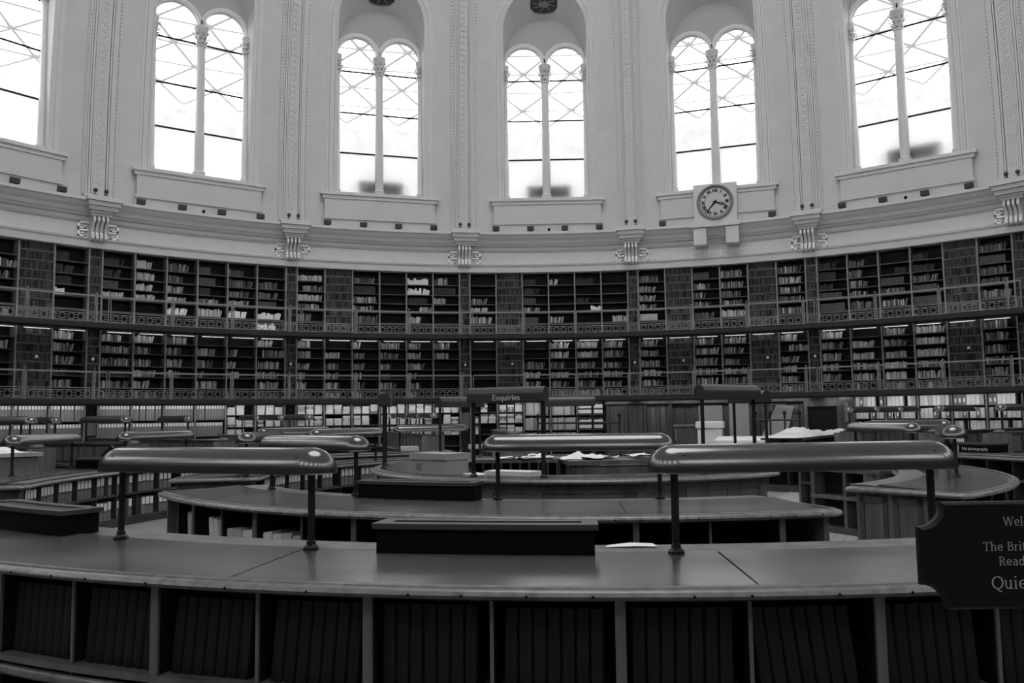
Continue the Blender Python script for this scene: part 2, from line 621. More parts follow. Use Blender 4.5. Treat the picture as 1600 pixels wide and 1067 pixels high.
VIS = range(-1, 6)
box_behind = MB().bbox(-.9, .9, YW+.22, YW+.5, SILL+.12, SILL+.74, .05).mesh('box_outside', 'grey')
WNAME = {-1: 'cropped leftmost', 0: 'second from left', 1: 'third from left', 2: 'central', 3: 'clock', 4: 'rightmost'}
for b in range(20):
    k = b-1                       # bay k lies between pier k and pier k+1
    th = pier(k)+9
    rz = -R_(th)
    w = struct(link('wall_drum' if b == 0 else 'wall_drum.%03d' % b, me_wall, rz=rz))
    link('window_moulding', me_mould, w, rz=rz)
    link('window_sill', me_sill, w, rz=rz)
    if k in VIS:
        link('apron_panel', me_apron, w, rz=rz)
        link('apron_base', me_apron2, w, rz=rz)
    win = bpy.data.objects.new('window_%d' % (b+1), None)
    COL.objects.link(win)
    win.location = polar(YW, th, SILL)
    struct(win, 'tall twin arched window')
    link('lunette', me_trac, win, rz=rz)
    if k in VIS:
        link('light_arch_moulding', me_archm, win, rz=rz)
        link('column', me_colm, win, rz=rz, loc=polar(YW, th))
        t = R_(th)
        for sgn in (-1, 1):
            link('column', me_cols, win, rz=rz, loc=polar(YW, th)+Vector((cos(t), -sin(t), 0))*sgn*(LC+LH+.02))
    else:
        pm = MB().box(-.12, .12, YW-.05, YW+.1, SILL, 16).mesh('mullion', 'trim')
        link('mullion', pm, win, rz=rz)
    t = R_(th)
    for sgn in (-1, 1):
        off = Vector((cos(t), -sin(t), 0))*sgn*LC
        for i in range(4):
            link('pane', me_panes[i], win, rz=rz, loc=off)
        for z in ZB[1:4]:
            link('glazing_bar', me_bar, win, rz=rz, loc=off+Vector((0, 0, z)))
    if k in (0, 1, 2, 3):
        # rosette hangs under the vaulted soffit
        z_f, z_b = 18.84, 17.92
        y_f = prof_r(z_f)
        ymid, zmid = (y_f*.5+YW*.5), (z_f*.5+z_b*.5)
        tilt = math.atan2(z_f-z_b, YW-y_f)
        for nm, me_ in (('rosette', me_med), ('scrollwork', me_scroll)):
            ro = link(nm, me_, w)
            mw = Matrix.Rotation(rz, 4, 'Z') @ Matrix.Translation((0, ymid, zmid-.04)) @ Matrix.Rotation(-tilt, 4, 'X')
            ro.matrix_basis = mw
    if k in (1, 2, 4):
        bo = link('ventilation_cowl', box_behind, None, rz=rz, loc=Vector((cos(t), -sin(t), 0))*(.25 if k == 4 else .1))
        tag(bo, 'blurred grey cowl behind the obscured glass of the %s window' % WNAME[k], 'cowl', 'cowls outside the windows')

# ---- dome above the windows with oculus
d = MB()
zz = [ZT+(31.6-ZT)*i/16 for i in range(17)]
nn = 120
for i in range(16):
    for j in range(nn):
        t0, t1 = 2*pi*j/nn, 2*pi*(j+1)/nn
        r0, r1 = prof_r(zz[i]), prof_r(zz[i+1])
        d.add([(r0*sin(t0), r0*cos(t0), zz[i]), (r0*sin(t1), r0*cos(t1), zz[i]), (r1*sin(t1), r1*cos(t1), zz[i+1]), (r1*sin(t0), r1*cos(t0), zz[i+1])], [(0, 1, 2, 3)])
struct(d.build('ceiling', 'dome', smooth=40))
oc = MB()
ro = prof_r(31.6)
oc.arc([(ro-.5, 31.3), (ro+.2, 31.3), (ro+.2, 32.2), (ro-.5, 32.2)], 0, 360, 60, caps=False)
for i in range(20):
    a = 2*pi*i/20
    oc.tube((1.2*cos(a), 1.2*sin(a), 32), (ro*cos(a), ro*sin(a), 32), .06, n=4)
oc.arc([(1.0, 31.9), (1.3, 31.9), (1.3, 32.1), (1.0, 32.1)], 0, 360, 30, caps=False)
struct(oc.build('window_oculus', 'trim'), 'round skylight at the top of the dome')

# ---- cornice and frieze, swept round the whole room
CORN = [(21.75, 7.36), (21.16, 7.36), (21.14, 7.52), (21.20, 7.53), (21.20, 7.60), (21.14, 7.62), (21.12, 7.68), (21.20, 7.72), (21.22, 8.16),
        (21.16, 8.20), (21.12, 8.26), (21.18, 8.28), (21.18, 8.36), (21.08, 8.40), (21.06, 8.46), (20.98, 8.48), (20.94, 8.60), (20.84, 8.66),
        (20.78, 8.78), (20.68, 8.80), (20.68, 8.90), (21.75, 8.92)]
co = MB().arc(CORN, pier(-2), pier(-2)+360, 240, caps=False)
struct(co.build('trim_cornice', 'trim', smooth=30), 'pale moulded cornice and frieze running round the room')

# ---- pilasters over the piers
pz = [8.92+(31-8.92)*i/60 for i in range(61)]
def pil_strip(mb, x0, x1, proud, z0=8.92, z1=31., mi=0):
    zz = [z for z in pz if z0 < z < z1]
    zz = [z0]+zz+[z1]
    for a, b in zip(zz[:-1], zz[1:]):
        ra, rb = prof_r(a), prof_r(b)
        sa, sb = max(.35, ra/ROOM), max(.35, rb/ROOM)
        mb.add([(x0*sa, ra-proud, a), (x1*sa, ra-proud, a), (x1*sb, rb-proud, b), (x0*sb, rb-proud, b),
                (x0*sa, ra+.2, a), (x1*sa, ra+.2, a), (x1*sb, rb+.2, b), (x0*sb, rb+.2, b)],
               [(0, 1, 2, 3), (0, 3, 7, 4), (1, 5, 6, 2)], mi)
pp = MB()
pil_strip(pp, -.54, .54, .05)
for x0, x1, pr in ((-.42, -.37, .10), (-.36, -.30, .16), (-.29, -.25, .20), (-.235, -.19, .17), (.42, .37, .10), (.36, .30, .16), (.29, .25, .20), (.235, .19, .17), (-.17, .17, .12)):
    pil_strip(pp, min(x0, x1), max(x0, x1), pr)
me_pil = pp.mesh('pilaster', 'trim')
gl = MB()                          # guilloche rings and bead rows
z = 9.6
while z < 19.6:
    r = prof_r(z)-.125
    sx = r/ROOM
    for i in range(10):
        a, b = 2*pi*i/10, 2*pi*(i+1)/10
        gl.tube((.105*cos(a), r, z+.115*sin(a)), (.105*cos(b), r, z+.115*sin(b)), .018, n=4, cap=False)
    gl.box(-.03, .03, r-.02, r+.02, z-.03, z+.03)
    z += .235
z = 9.2
while z < 19.6:
    r = prof_r(z)
    for x in (-.48, .48):
        gl.box(x-.025, x+.025, r-.085, r-.04, z-.035, z+.035)
    z += .13
me_gl = gl.mesh('guilloche', 'trim')
# console, breaking the cornice forward
cb = MB()
for hw, y0, z0, z1 in ((.56, 20.44, 8.80, 8.93), (.50, 20.52, 8.66, 8.80), (.44, 20.62, 8.52, 8.66), (.37, 20.74, 8.44, 8.52), (.33, 20.8, 8.36, 8.44)):
    cb.box(-hw, hw, y0, 21.2, z0, z1)
cb.box(-.52, .52, 20.98, 21.3, 8.92, 9.1)
me_cap = cb.mesh('console_cap', 'trim')
cs = MB()
prof = [(20.82, 8.36), (20.78, 8.28), (20.80, 8.18), (20.90, 8.10), (20.98, 7.98), (21.0, 7.84), (20.94, 7.78), (20.93, 7.68), (21.0, 7.60), (21.14, 7.56), (21.25, 7.56), (21.25, 8.36)]
for i in range(4):
    x = -.27+.135*i
    w = .08
    vs_ = [(x+e*w, y, z) for e in (0, 1) for y, z in prof]
    k = len(prof)
    cs.add(vs_, [tuple(range(k)), tuple(range(k, 2*k))]+[(j, (j+1) % k, k+(j+1) % k, k+j) for j in range(k)])
    cs.tube((x, 20.86, 8.22), (x+w, 20.86, 8.22), .09, n=10)
    cs.tube((x, 20.99, 7.66), (x+w, 20.99, 7.66), .07, n=10)
me_cons = cs.mesh('scroll', 'relief', smooth=35)
cs2 = MB().box(-.26, .22, 21.08, 21.25, 7.6, 8.36)
me_consb = cs2.mesh('console_block', 'trim')
gk = MB()                          # Greek key each side
for sgn in (-1, 1):
    for (u0, u1, v0, v1) in ((0, .34, .56, .62), (.28, .34, .34, .62), (.08, .34, .34, .40), (.08, .14, .34, .50), (.08, .22, .46, .50),
                             (0, .34, .24, .30), (.28, .34, 0, .30), (.08, .34, 0, .06), (.08, .14, 0, .16), (.08, .22, .12, .16)):
        x0, x1 = sorted((sgn*(.30+u0), sgn*(.30+u1)))
        gk.box(x0, x1, 21.15, 21.25, 7.7+v0*.78, 7.7+v1*.78)
me_key = gk.mesh('greek_key', 'relief')
spot = MB()
spot.ball((0, 0, 0), .075, 10)
spot.tube((0, 0, 0), (0, .05, -.12), .015, n=5)
spot.box(-.05, .05, .0, .12, -.15, -.12)
me_spot = spot.mesh('spotlight', ['flood'])
POS = {-1: 'beyond the left edge', 0: 'at the leftmost pier', 1: 'at the second pier from the left', 2: 'at the pier left of the central window',
       3: 'at the pier right of the central window', 4: 'at the pier right of the clock', 5: 'at the rightmost pier'}
for k in range(-1, 19):
    th = pier(k)
    rz = -R_(th)
    p = struct(link('trim_pilaster', me_pil, rz=rz), 'tall moulded pilaster rising between two windows')
    if k in VIS:
        g_ = link('guilloche', me_gl, p, rz=rz)
        g_['kind'] = 'stuff'
        c = thing('console', 'pale scrolled console bracket under the cornice %s' % POS[k], 'bracket', polar(21.2, th, 7.56), group='consoles under the pilasters')
        link('console_cap', me_cap, c, rz=rz)
        link('console_block', me_consb, c, rz=rz)
        link('scroll', me_cons, c, rz=rz)
        link('greek_key', me_key, c, rz=rz)
        for i, sgn in enumerate((-1, 1)):
            t = R_(th)
            o = link('spotlight', me_spot, None, rz=rz, loc=polar(21.0, th, 9.25)+Vector((cos(t), -sin(t), 0))*sgn*.17)
            tag(o, 'small %s spotlight on the pilaster foot %s' % ('left' if sgn < 0 else 'right', POS[k]), 'spotlight', 'spotlights on the pilaster feet')
# uplights along the ledge
ub = MB()
ub.add([(-.13, -.07, 0), (.13, -.07, 0), (.13, .09, 0), (-.13, .09, 0), (-.13, -.09, .15), (.13, -.09, .15), (.13, .05, .2), (-.13, .05, .2)],
       [(0, 3, 2, 1), (4, 5, 6, 7), (0, 1, 5, 4), (1, 2, 6, 5), (2, 3, 7, 6), (3, 0, 4, 7)])
me_up = ub.mesh('floodlight', 'flood')
ubk = MB().box(-.04, .04, -.02, .06, -.06, 0).mesh('bracket', 'black')
ubg = MB().add([(-.11, -.079, .147), (.11, -.079, .147), (.11, .045, .192), (-.11, .045, .192)], [(0, 1, 2, 3)]).mesh('lens', 'post')
for k in range(-1, 5):
    th = pier(k)+9
    offs = (-2.05, -.68, .68, 2.05)
    for i, x in enumerate(offs):
        if k == 3 and i in (1, 2):
            continue              # the clock stands here
        a = th+math.degrees(x/20.9)
        o = tag(link('floodlight', me_up, None, rz=-R_(a), loc=polar(20.86, a, 8.97)),
                'dark floodlight on the ledge below the %s window, %s from left' % (WNAME[k], nth(i)), 'floodlight', 'floodlights on the cornice ledge')
        link('bracket', ubk, o, local=True)
        link('lens', ubg, o, local=True)
    if k in (0, 2, 4):
        a = th+.15
        sm = MB()
        sm.ball((0, 0, .1), .06, 10)
        sm.lathe([(.05, 0), (.03, .03), (.02, .06), (.02, .1)], 8)
        tag(sm.build('camera_dome', 'black', loc=polar(20.9, a, 8.92)), 'tiny black dome camera on the ledge under the %s window' % WNAME[k], 'camera')

# clock
th = 19.3
rz = -R_(th)
c = thing('wall_clock', 'round dial clock with roman numerals on a pale square block over the cornice', 'clock', polar(20.6, th, 8.9))
b_ = MB().box(-.80, .80, 20.72, 21.15, 8.9, 10.42)
b_.build('clock_block', 'trim', c, rz=rz)
b_ = MB().box(-.92, .92, 20.55, 21.2, 8.74, 8.92)
b_.build('clock_ledge', 'trim', c, rz=rz)
for sgn in (-1, 1):
    MB().box(sgn*.6-.24, sgn*.6+.24, 20.62, 21.2, 8.08, 8.72).build('support_block', 'trim', c, rz=rz)
TT = Matrix.Rotation(rz, 4, 'Z') @ Matrix.Translation((0, 20.715, 9.70)) @ Matrix.Rotation(R_(90), 4, 'X')
def on_face(name, mb_or_me, mt, extra=Matrix.Identity(4), under=None):
    me_ = mb_or_me.mesh(name, mt, smooth=40) if isinstance(mb_or_me, MB) else mb_or_me
    o = link(name, me_, under or c)
    o.matrix_basis = TT @ extra
    return o
on_face('bezel', MB().lathe([(.56, 0), (.69, 0), (.69, .05), (.64, .09), (.60, .07), (.56, .02)], 48, ring=True), 'ring')
dial = on_face('dial', MB().lathe([(.0001, .015), (.61, .015), (.61, .0), (.0001, 0)], 48), 'clock')
nums = ['XII', 'I', 'II', 'III', 'IIII', 'V', 'VI', 'VII', 'VIII', 'IX', 'X', 'XI']
for i, s_ in enumerate(nums):
    a = -2*pi*i/12
    me_ = text_mesh(s_, .17, 'black', .003, offset=.008)
    on_face('numeral', me_, None, Matrix.Rotation(a, 4, 'Z') @ Matrix.Translation((0, .44, .02)), dial)
tk = MB()
for i in range(60):
    a = 2*pi*i/60
    T = Matrix.Rotation(a, 4, 'Z')
    tk.box(-.006, .006, .54, .575, .016, .02, T=T)
on_face('minute_track', tk, 'black', under=dial)['kind'] = 'stuff'
ma, ha = -2*pi*(37/60), -2*pi*((3+37/60)/12)
on_face('minute_hand', MB().prism([(-.022, -.1), (.022, -.1), (.03, .1), (.004, .56), (-.004, .56), (-.03, .1)], .04, .05), 'black', Matrix.Rotation(ma, 4, 'Z'), dial)
hh = MB().prism([(-.025, -.08), (.025, -.08), (.02, .2), (-.02, .2)], .026, .036)
hh.lathe([(.035, .026), (.065, .026), (.065, .036), (.035, .036)], 14, (0, .25), ring=True)
hh.prism([(-.04, .3), (.04, .3), (0, .42)], .026, .036)
on_face('hour_hand', hh, 'black', Matrix.Rotation(ha, 4, 'Z'), dial)

# ---- outside: steel lattice of the court roof and the pale building behind
lt = MB()
NR, NT = 9, 84
def rp(i, j):
    r = 23.2+(50-23.2)*i/NR
    t = 2*pi*(j+.5*(i % 2))/NT
    u = i/NR
    return Vector((r*sin(t), r*cos(t), 21.6+1.7*u+1.2*sin(pi*u)))
for i in range(NR):
    for j in range(NT):
        a = rp(i, j)
        up_ = [rp(i+1, j), rp(i+1, j+1 if i % 2 else j-1)]
        if a.y < -2:
            continue
        for q in up_+[rp(i, j+1)]:
            lt.tube(a, q, .12, n=4, cap=False)
lo = struct(lt.build('trim_roof_lattice', 'steel'), 'steel lattice of the glazed court roof outside the windows')
ow = MB()
ow.arc([(50, -.1), (51, -.1), (51, 22.9), (50, 22.9)], -75, 75, 60)
struct(ow.build('wall_court', 'stone'), 'pale stone court wall seen through the windows')
ow = MB()
for k in range(26):
    t = -74+k*5.8
    ow.abox(49.6, 50.05, 2, 15, t, t+1.2, 2)
ow.abox(49.3, 50.1, 15, 15.7, -75, 75, 60)
pw = ow.build('pilaster_row', 'stone', bpy.data.objects['wall_court'])
pw['kind'] = 'stuff'

# ================================================================ BOOKCASES AND GALLERIES
NARROW = 1.11                     # width in degrees of the narrow case under each pier
CW = (18-NARROW)/6                # width in degrees of one column
T2 = (4.92, 7.36)
T1 = (2.40, 4.68)
T0 = (.10, 2.26)
SH2 = [6.86, 6.46, 6.10, 5.75, 5.33, 4.94]
SH1 = [4.31, 3.93, 3.51, 3.15, 2.77, 2.42]
SH0B = [1.68, 1.10, .52, .12]
SH0A = [1.83, 1.40, .97, .54, .12]
def chord(deg, r=ROOM):
    return 2*r*sin(R_(deg)/2)
CWM, NWM = chord(CW), chord(NARROW)
UPW = .052
def up_mesh(z0, z1):
    u = MB()
    u.box(-UPW/2, UPW/2, ROOM-.02, ROOM+.44, z0, z1)
    return u.mesh('upright', 'edge')
me_up2, me_up1, me_up0 = up_mesh(*T2), up_mesh(*T1), up_mesh(*T0)
me_sh = MB().box(-CWM/2+UPW/2, CWM/2-UPW/2, ROOM+.01, ROOM+.43, -.026, 0).mesh('shelf', 'shelf')
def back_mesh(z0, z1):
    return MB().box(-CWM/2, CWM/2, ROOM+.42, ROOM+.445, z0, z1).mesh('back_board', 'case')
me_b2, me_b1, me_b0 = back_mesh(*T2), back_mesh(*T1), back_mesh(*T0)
def dummy_mesh(w, z0, z1, rows, seed):
    rnd = random.Random(seed)
    d = MB()
    d.box(-w/2, w/2, ROOM+.06, ROOM+.1, z0, z1, 0)
    hgt = (z1-z0)/rows
    for r in range(rows):
        zb = z0+r*hgt
        d.box(-w/2, w/2, ROOM+.005, ROOM+.07, zb, zb+.035, 1)
        x = -w/2+.01
        while x < w/2-.03:
            ww = rnd.choice((.028, .034, .04, .05))
            ww = min(ww, w/2-x)
            top = zb+hgt-rnd.uniform(.01, .05)
            d.add([(x, ROOM+.05, zb+.035), (x+ww*.5, ROOM+.02, zb+.035), (x+ww, ROOM+.05, zb+.035), (x, ROOM+.05, top), (x+ww*.5, ROOM+.02, top), (x+ww, ROOM+.05, top)],
                  [(0, 1, 4, 3), (1, 2, 5, 4), (3, 4, 5)], rnd.choice((0, 0, 2, 3)))
            x += ww+.004
    return d.mesh('dummy_spines', ['spine', 'spine_ledge', 'bk_m', 'bk_d'])
me_dum = {}
for tier, (z0, z1) in ((2, T2), (1, T1)):
    me_dum[tier, 'w'] = [dummy_mesh(CWM-UPW, z0, z1, 8, tier*10+i) for i in range(2)]
    me_dum[tier, 'n'] = dummy_mesh(NWM-UPW*.8, z0, z1, 8, tier*10+5)
me_plate = MB().box(-.04, .04, ROOM-.005, ROOM+.03, -.045, .045).mesh('label_plate', 'label')
# narrow ground case: panelled pilaster with a wall plate
ng = MB()
ng.box(-NWM/2+.03, NWM/2-.03, ROOM+.1, ROOM+.3, .1, 2.26)
me_ng = ng.mesh('niche_back', 'case')
ng2 = MB()
ng2.box(-NWM/2+.04, NWM/2-.04, ROOM+.02, ROOM+.11, 1.2, 1.82)
me_ng2 = ng2.mesh('niche_panel', 'oak_mid')

# what stands on each shelf, top row first: tone letter + tenths of the shelf filled, r = pushed right
U, L_ = {}, {}
def rows(s):
    return s.split()
U[-1] = {3: rows('- v9r m8 - - v8'), 4: 'F', 5: rows('d4 d5 d5 w3 - -')}
U[0] = {0: rows('d6 d5 m5 x6 - -'), 1: rows('x5 x6 x5 x6 - -'), 2: rows('m7 m5 l5 x6 w6 -'), 3: rows('m4 m6 d4 l7 x8 -'), 4: rows('m5 m8 m7 l7 w6 -'), 5: rows('- m7 m7 m7 w8 w6')}
U[1] = {0: rows('x9 v8r x9 v8 l5 -'), 1: 'F', 2: rows('m8 d9 l9 v8 m9 -'), 3: rows('- - - - - -'), 4: rows('w8 w8 d8 l5r x5 -'), 5: rows('v6 d9 l5 - - -')}
U[2] = {0: rows('- - l6 x6 l8 -'), 1: 'F', 2: rows('d5 d6 m5 l6 m6 -'), 3: rows('x3 - - - l5 -'), 4: rows('d7 - d5 w4r - -'), 5: rows('- - - - x6r -')}
U[3] = {0: rows('m7 v6 l6 v6 x7 -'), 1: 'F', 2: rows('m6 v6 v4 v6 m7 -'), 3: rows('v8 v8 v7 v8 x8 -'), 4: 'F', 5: rows('v8 l8 v8 m8 v8 -')}
U[4] = {0: rows('d6 d6 d5 m8 m9 -'), 1: rows('m5 m4 v6 v6 m7 -'), 2: rows('- d5r m8 m8 v8 -'), 3: rows('d5 d7 m8 m8 m9 -'), 4: 'F', 5: rows('m8 m8 m8 m8 m9 -')}
U[5] = {0: 'F'}
L_[-1] = {3: rows('- l8 - d2 - -'), 4: 'F', 5: rows('x6 l6 v6 d4 v6 -')}
L_[0] = {0: rows('l6 v9 v9 d9 v9 m8'), 1: rows('x6 l5 l5 l7 v5 v8'), 2: rows('l7 l5 l5 v5 - -'), 3: rows('- l6 v5 l2 v7 m2'), 4: rows('- l3 l3 l4 - m3'), 5: rows('x5 v8r l8 v8 l8 m8')}
L_[1] = {0: rows('x5 l5 l4 l3 l3 m5'), 1: rows('- x5 l5 v5 v5 l5'), 2: rows('w2 l4 l4 v3 v4 l3'), 3: rows('l7 l7 l4 v4 v6 v5'), 4: rows('l5 x5 l6 v3 v5 v4'), 5: rows('l6 l6 - - - -')}
L_[2] = {0: rows('- - - - - -'), 1: 'F', 2: rows('- d1r v8 l6 v6 v9'), 3: rows('x7 x7 v6 l7 v7 v9'), 4: rows('x8 x8 l7 v8 v7 l9'), 5: rows('l7 l7 v7 l7 v7 v7')}
L_[3] = {0: rows('v6 l7 l7 l7 v8 v8'), 1: 'F', 2: rows('l7 l8 l8 v8 l8 v9'), 3: rows('l8 l7 v6 l8 v8 l9'), 4: 'F', 5: rows('x6 l7r l6 v6 v6 l7')}
L_[4] = {0: rows('x7 l7 l6 v6 l6 -'), 1: rows('- x7 x7 l8 l8 v4'), 2: rows('l7 l7 l7 x7 x7 l7'), 3: rows('x9 x9 x9 l8 l8 v9'), 4: 'F', 5: rows('v7 v7 v7 v7 v7 m8')}
L_[5] = {0: 'F'}
BAYN = {-1: 'left edge bay', 0: 'second window bay', 1: 'third window bay', 2: 'central window bay', 3: 'clock bay', 4: 'right window bay', 5: 'right edge bay'}
TIERN = {2: 'upper gallery', 1: 'lower gallery', 0: 'ground floor'}
books = []                         # dicts: th, x, z, w, h, d, lean, tone, place words
rb = random.Random(11)
def fill(tier, k, j, row, tok, th, z, clear):
    if tok == '-':
        return
    tone, amt = tok[0], int(tok[1])/10
    W = CWM-UPW-.03
    x = -W/2 if not tok.endswith('r') else W/2-W*amt
    xe = x+W*amt
    big = (tier == 2 and tone in 'dmx' and rb.random() < .3)
    hb = min(clear-.06, rb.uniform(.24, .31))
    i = 0
    lean_run = 0
    while x < xe-.015:
        if tier == 2 and tone == 'w':
            w, hh = rb.choice((.05, .07, .09)), rb.uniform(.16, .27)
        elif big:
            w, hh = .045, hb*rb.uniform(.97, 1.0)
        else:
            w, hh = rb.uniform(.024, .055), hb*rb.uniform(.74, 1.0)
        tn = tone
        if tone == 'v':
            tn = rb.choice('dmmllx')
        elif tone == 'l' and not big:
            tn = rb.choice('lllxxmm')
        elif tone == 'x' and not big:
            tn = rb.choice('xxxlw' if tier == 1 else 'xxxl')
        elif tone == 'm' and not big:
            tn = rb.choice('mmmdl')
        lean = 0.
        if not big and xe-x < .25 and rb.random() < .3:
            lean_run = rb.uniform(.08, .3)
        if lean_run:
            lean = lean_run
        books.append(dict(th=th, x=x+w/2+hh*lean*.3, z=z, w=w-(.007 if big else .004), h=hh, d=rb.uniform(.17, .24), lean=lean, tone=tn, tier=tier, bay=k, col=j, row=row, i=i))
        x += w*(1+lean*.5)
        i += 1

tubes = []
lt_h = MB().box(-.42, .42, ROOM-.30, ROOM-.22, -.03, .035).mesh('housing', 'gallery')
lt_b = MB().box(-.40, .40, ROOM-.215, ROOM-.205, -.025, .03).mesh('fill_emitter', 'fill_floor_glow')  # added emitter hidden behind the housing to brighten the books
lt_g = MB().add([(-.36, ROOM-.29, -.031), (.36, ROOM-.29, -.031), (.40, ROOM-.19, -.02), (-.40, ROOM-.19, -.02), (-.36, ROOM-.29, -.05), (.36, ROOM-.29, -.05)],
                [(0, 1, 2, 3), (0, 4, 5, 1), (4, 3, 2, 5), (0, 3, 4), (1, 5, 2)]).mesh('tube', 'lamp_glow')
ARCHIVE = []
for k in range(-1, 6):
    cols = range(6) if 0 <= k <= 4 else ((2, 3, 4, 5) if k == -1 else (0,))
    for tier, data, SH, mu, mbk, (z0, z1) in ((2, U, SH2, me_up2, me_b2, T2), (1, L_, SH1, me_up1, me_b1, T1)):
        thb = pier(k)+9
        bc = thing('bookcase', 'dark oak %s bookcase with pale upright edges, %s' % (TIERN[tier], BAYN[k]), 'bookcase', polar(ROOM+.2, thb, z0), group='%s bookcases' % TIERN[tier])
        tops = [z1]+SH[:-1]
        for j in cols:
            c0 = pier(k)+NARROW/2+CW*j
            th = c0+CW/2
            rz = -R_(th)
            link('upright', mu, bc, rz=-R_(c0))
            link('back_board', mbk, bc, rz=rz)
            spec = data.get(k, {}).get(j, rows('- - - - - -'))
            if spec == 'F':
                o = link('dummy_spines', me_dum[tier, 'w'][(j+k) % 2], bc, rz=rz)
                o['kind'] = 'stuff'
                o['label'] = 'door faced with rows of dummy book spines'
                if tier == 1:
                    link('label_plate', me_plate, o, rz=-R_(th+.25), loc=(0, 0, 3.72))
            else:
                for row, zs in enumerate(SH):
                    link('shelf', me_sh, bc, rz=rz, loc=(0, 0, zs))
                    fill(tier, k, j, row, spec[row], th, zs, tops[row]-zs-.04)
            if tier == 1 and not (k == 5):
                lo = thing('strip_light', 'strip light under the upper gallery over the %s case column, %s' % (nth(j), BAYN[k]), 'light', polar(ROOM-.25, th, 4.6), group='strip lights under the upper gallery')
                link('housing', lt_h, lo, rz=rz, loc=(0, 0, 4.64))
                link('tube', lt_g, lo, rz=rz, loc=(0, 0, 4.62))
                link('fill_emitter', lt_b, lo, rz=rz, loc=(0, 0, 4.64))
        if k <= 4:
            link('upright', mu, bc, rz=-R_(pier(k+1)-NARROW/2))
    # narrow dummy cases under the pier on the left side of the bay
    for tier, (z0, z1) in ((2, T2), (1, T1)):
        th = pier(k)
        nc = thing('dummy_book_panel', 'narrow %s panel of dummy book spines %s' % (TIERN[tier], POS[k]), 'panel', polar(ROOM+.1, th, z0), group='narrow %s dummy panels' % TIERN[tier])
        o = link('dummy_spines', me_dum[tier, 'n'], nc, rz=-R_(th))
        o['kind'] = 'stuff'
        if tier == 1:
            link('label_plate', me_plate, o, rz=-R_(th), loc=(0, 0, 3.7))

# ---- ground floor cases
def is_door(k, j):
    return (k == 2 and j == 5) or k == 3 or (k == 4 and j == 0)
for k in range(-1, 6):
    thb = pier(k)+9
    cols = [j for j in (range(6) if 0 <= k <= 4 else ((2, 3, 4, 5) if k == -1 else (0,))) if not is_door(k, j)]
    if not cols:
        continue
    bc = thing('bookcase', 'dark oak ground floor bookcase full of files and boxes, %s' % BAYN[k], 'bookcase', polar(ROOM+.2, thb, 0), group='ground floor bookcases')
    for j in cols:
        c0 = pier(k)+NARROW/2+CW*j
        th = c0+CW/2
        rz = -R_(th)
        link('upright', me_up0, bc, rz=-R_(c0))
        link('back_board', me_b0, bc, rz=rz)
        binder = (k == -1) or (k == 0 and j < 4)
        tall = k == 2 and j in (2, 3, 4)
        SH = SH0B if binder or tall else SH0A
        for row, zs in enumerate(SH):
            link('shelf', me_sh, bc, rz=rz, loc=(0, 0, zs))
            top = (2.24 if row == 0 else SH[row-1]-.04)
            if row < 3:
                ARCHIVE.append((k, j, row, th, zs, top-zs, 'binder' if binder else 'tall' if tall else 'box'))
    if k <= 4 and not is_door(k, 5):
        link('upright', me_up0, bc, rz=-R_(pier(k+1)-NARROW/2))
    if k not in (3, 4):
        th = pier(k)
        nc = thing('oak_niche', 'narrow ground floor oak niche %s' % POS[k], 'niche', polar(ROOM+.1, th, .1), group='ground floor niches')
        link('niche_back', me_ng, nc, rz=-R_(th))
        link('niche_panel', me_ng2, nc, rz=-R_(th))
    pt = MB().abox(ROOM-.03, ROOM+.44, 0, .1, pier(k)-NARROW/2, pier(k+1)-NARROW/2 if k < 5 else pier(k)+4, 12)
    pt.build('plinth', 'oak', bc)

lg_g = MB().box(-.45, .45, ROOM-.36, ROOM-.24, -.012, 0).mesh('tube', 'lamp_glow_low')
lg_h = MB().box(-.47, .47, ROOM-.40, ROOM-.20, 0, .05).mesh('housing', 'gallery')
for k in range(-1, 5):
    for j in range(6):
        if (k == -1 and j < 3):
            continue
        th = pier(k)+NARROW/2+CW*(j+.5)
        lo = thing('strip_light', 'strip light under the lower gallery over the %s case column, %s' % (nth(j), BAYN[k]), 'light', polar(ROOM-.3, th, 2.21), group='strip lights under the lower gallery')
        link('housing', lg_h, lo, rz=-R_(th), loc=(0, 0, 2.215))
        link('tube', lg_g, lo, rz=-R_(th), loc=(0, 0, 2.215))

# ---- galleries: floor slab, fascia and soffit
for zf, nm, lab in ((4.72, 'upper', 'dark iron floor of the upper gallery'), (2.28, 'lower', 'dark iron floor of the lower gallery')):
    ga = MB()
    ga.arc([(20.42, zf-.06), (20.46, zf-.10), (20.60, zf-.12)]+([(20.66, zf-.12), (20.67, zf-.01), (21.4, zf-.01)] if nm == 'lower' else [(21.4, zf-.06)])+[(21.4, zf+.06), (20.6, zf+.07), (20.46, zf+.09), (20.42, zf+.06)], 0, 360, 160, caps=False)
    struct(ga.build('floor_gallery_'+nm, 'gallery'), lab)

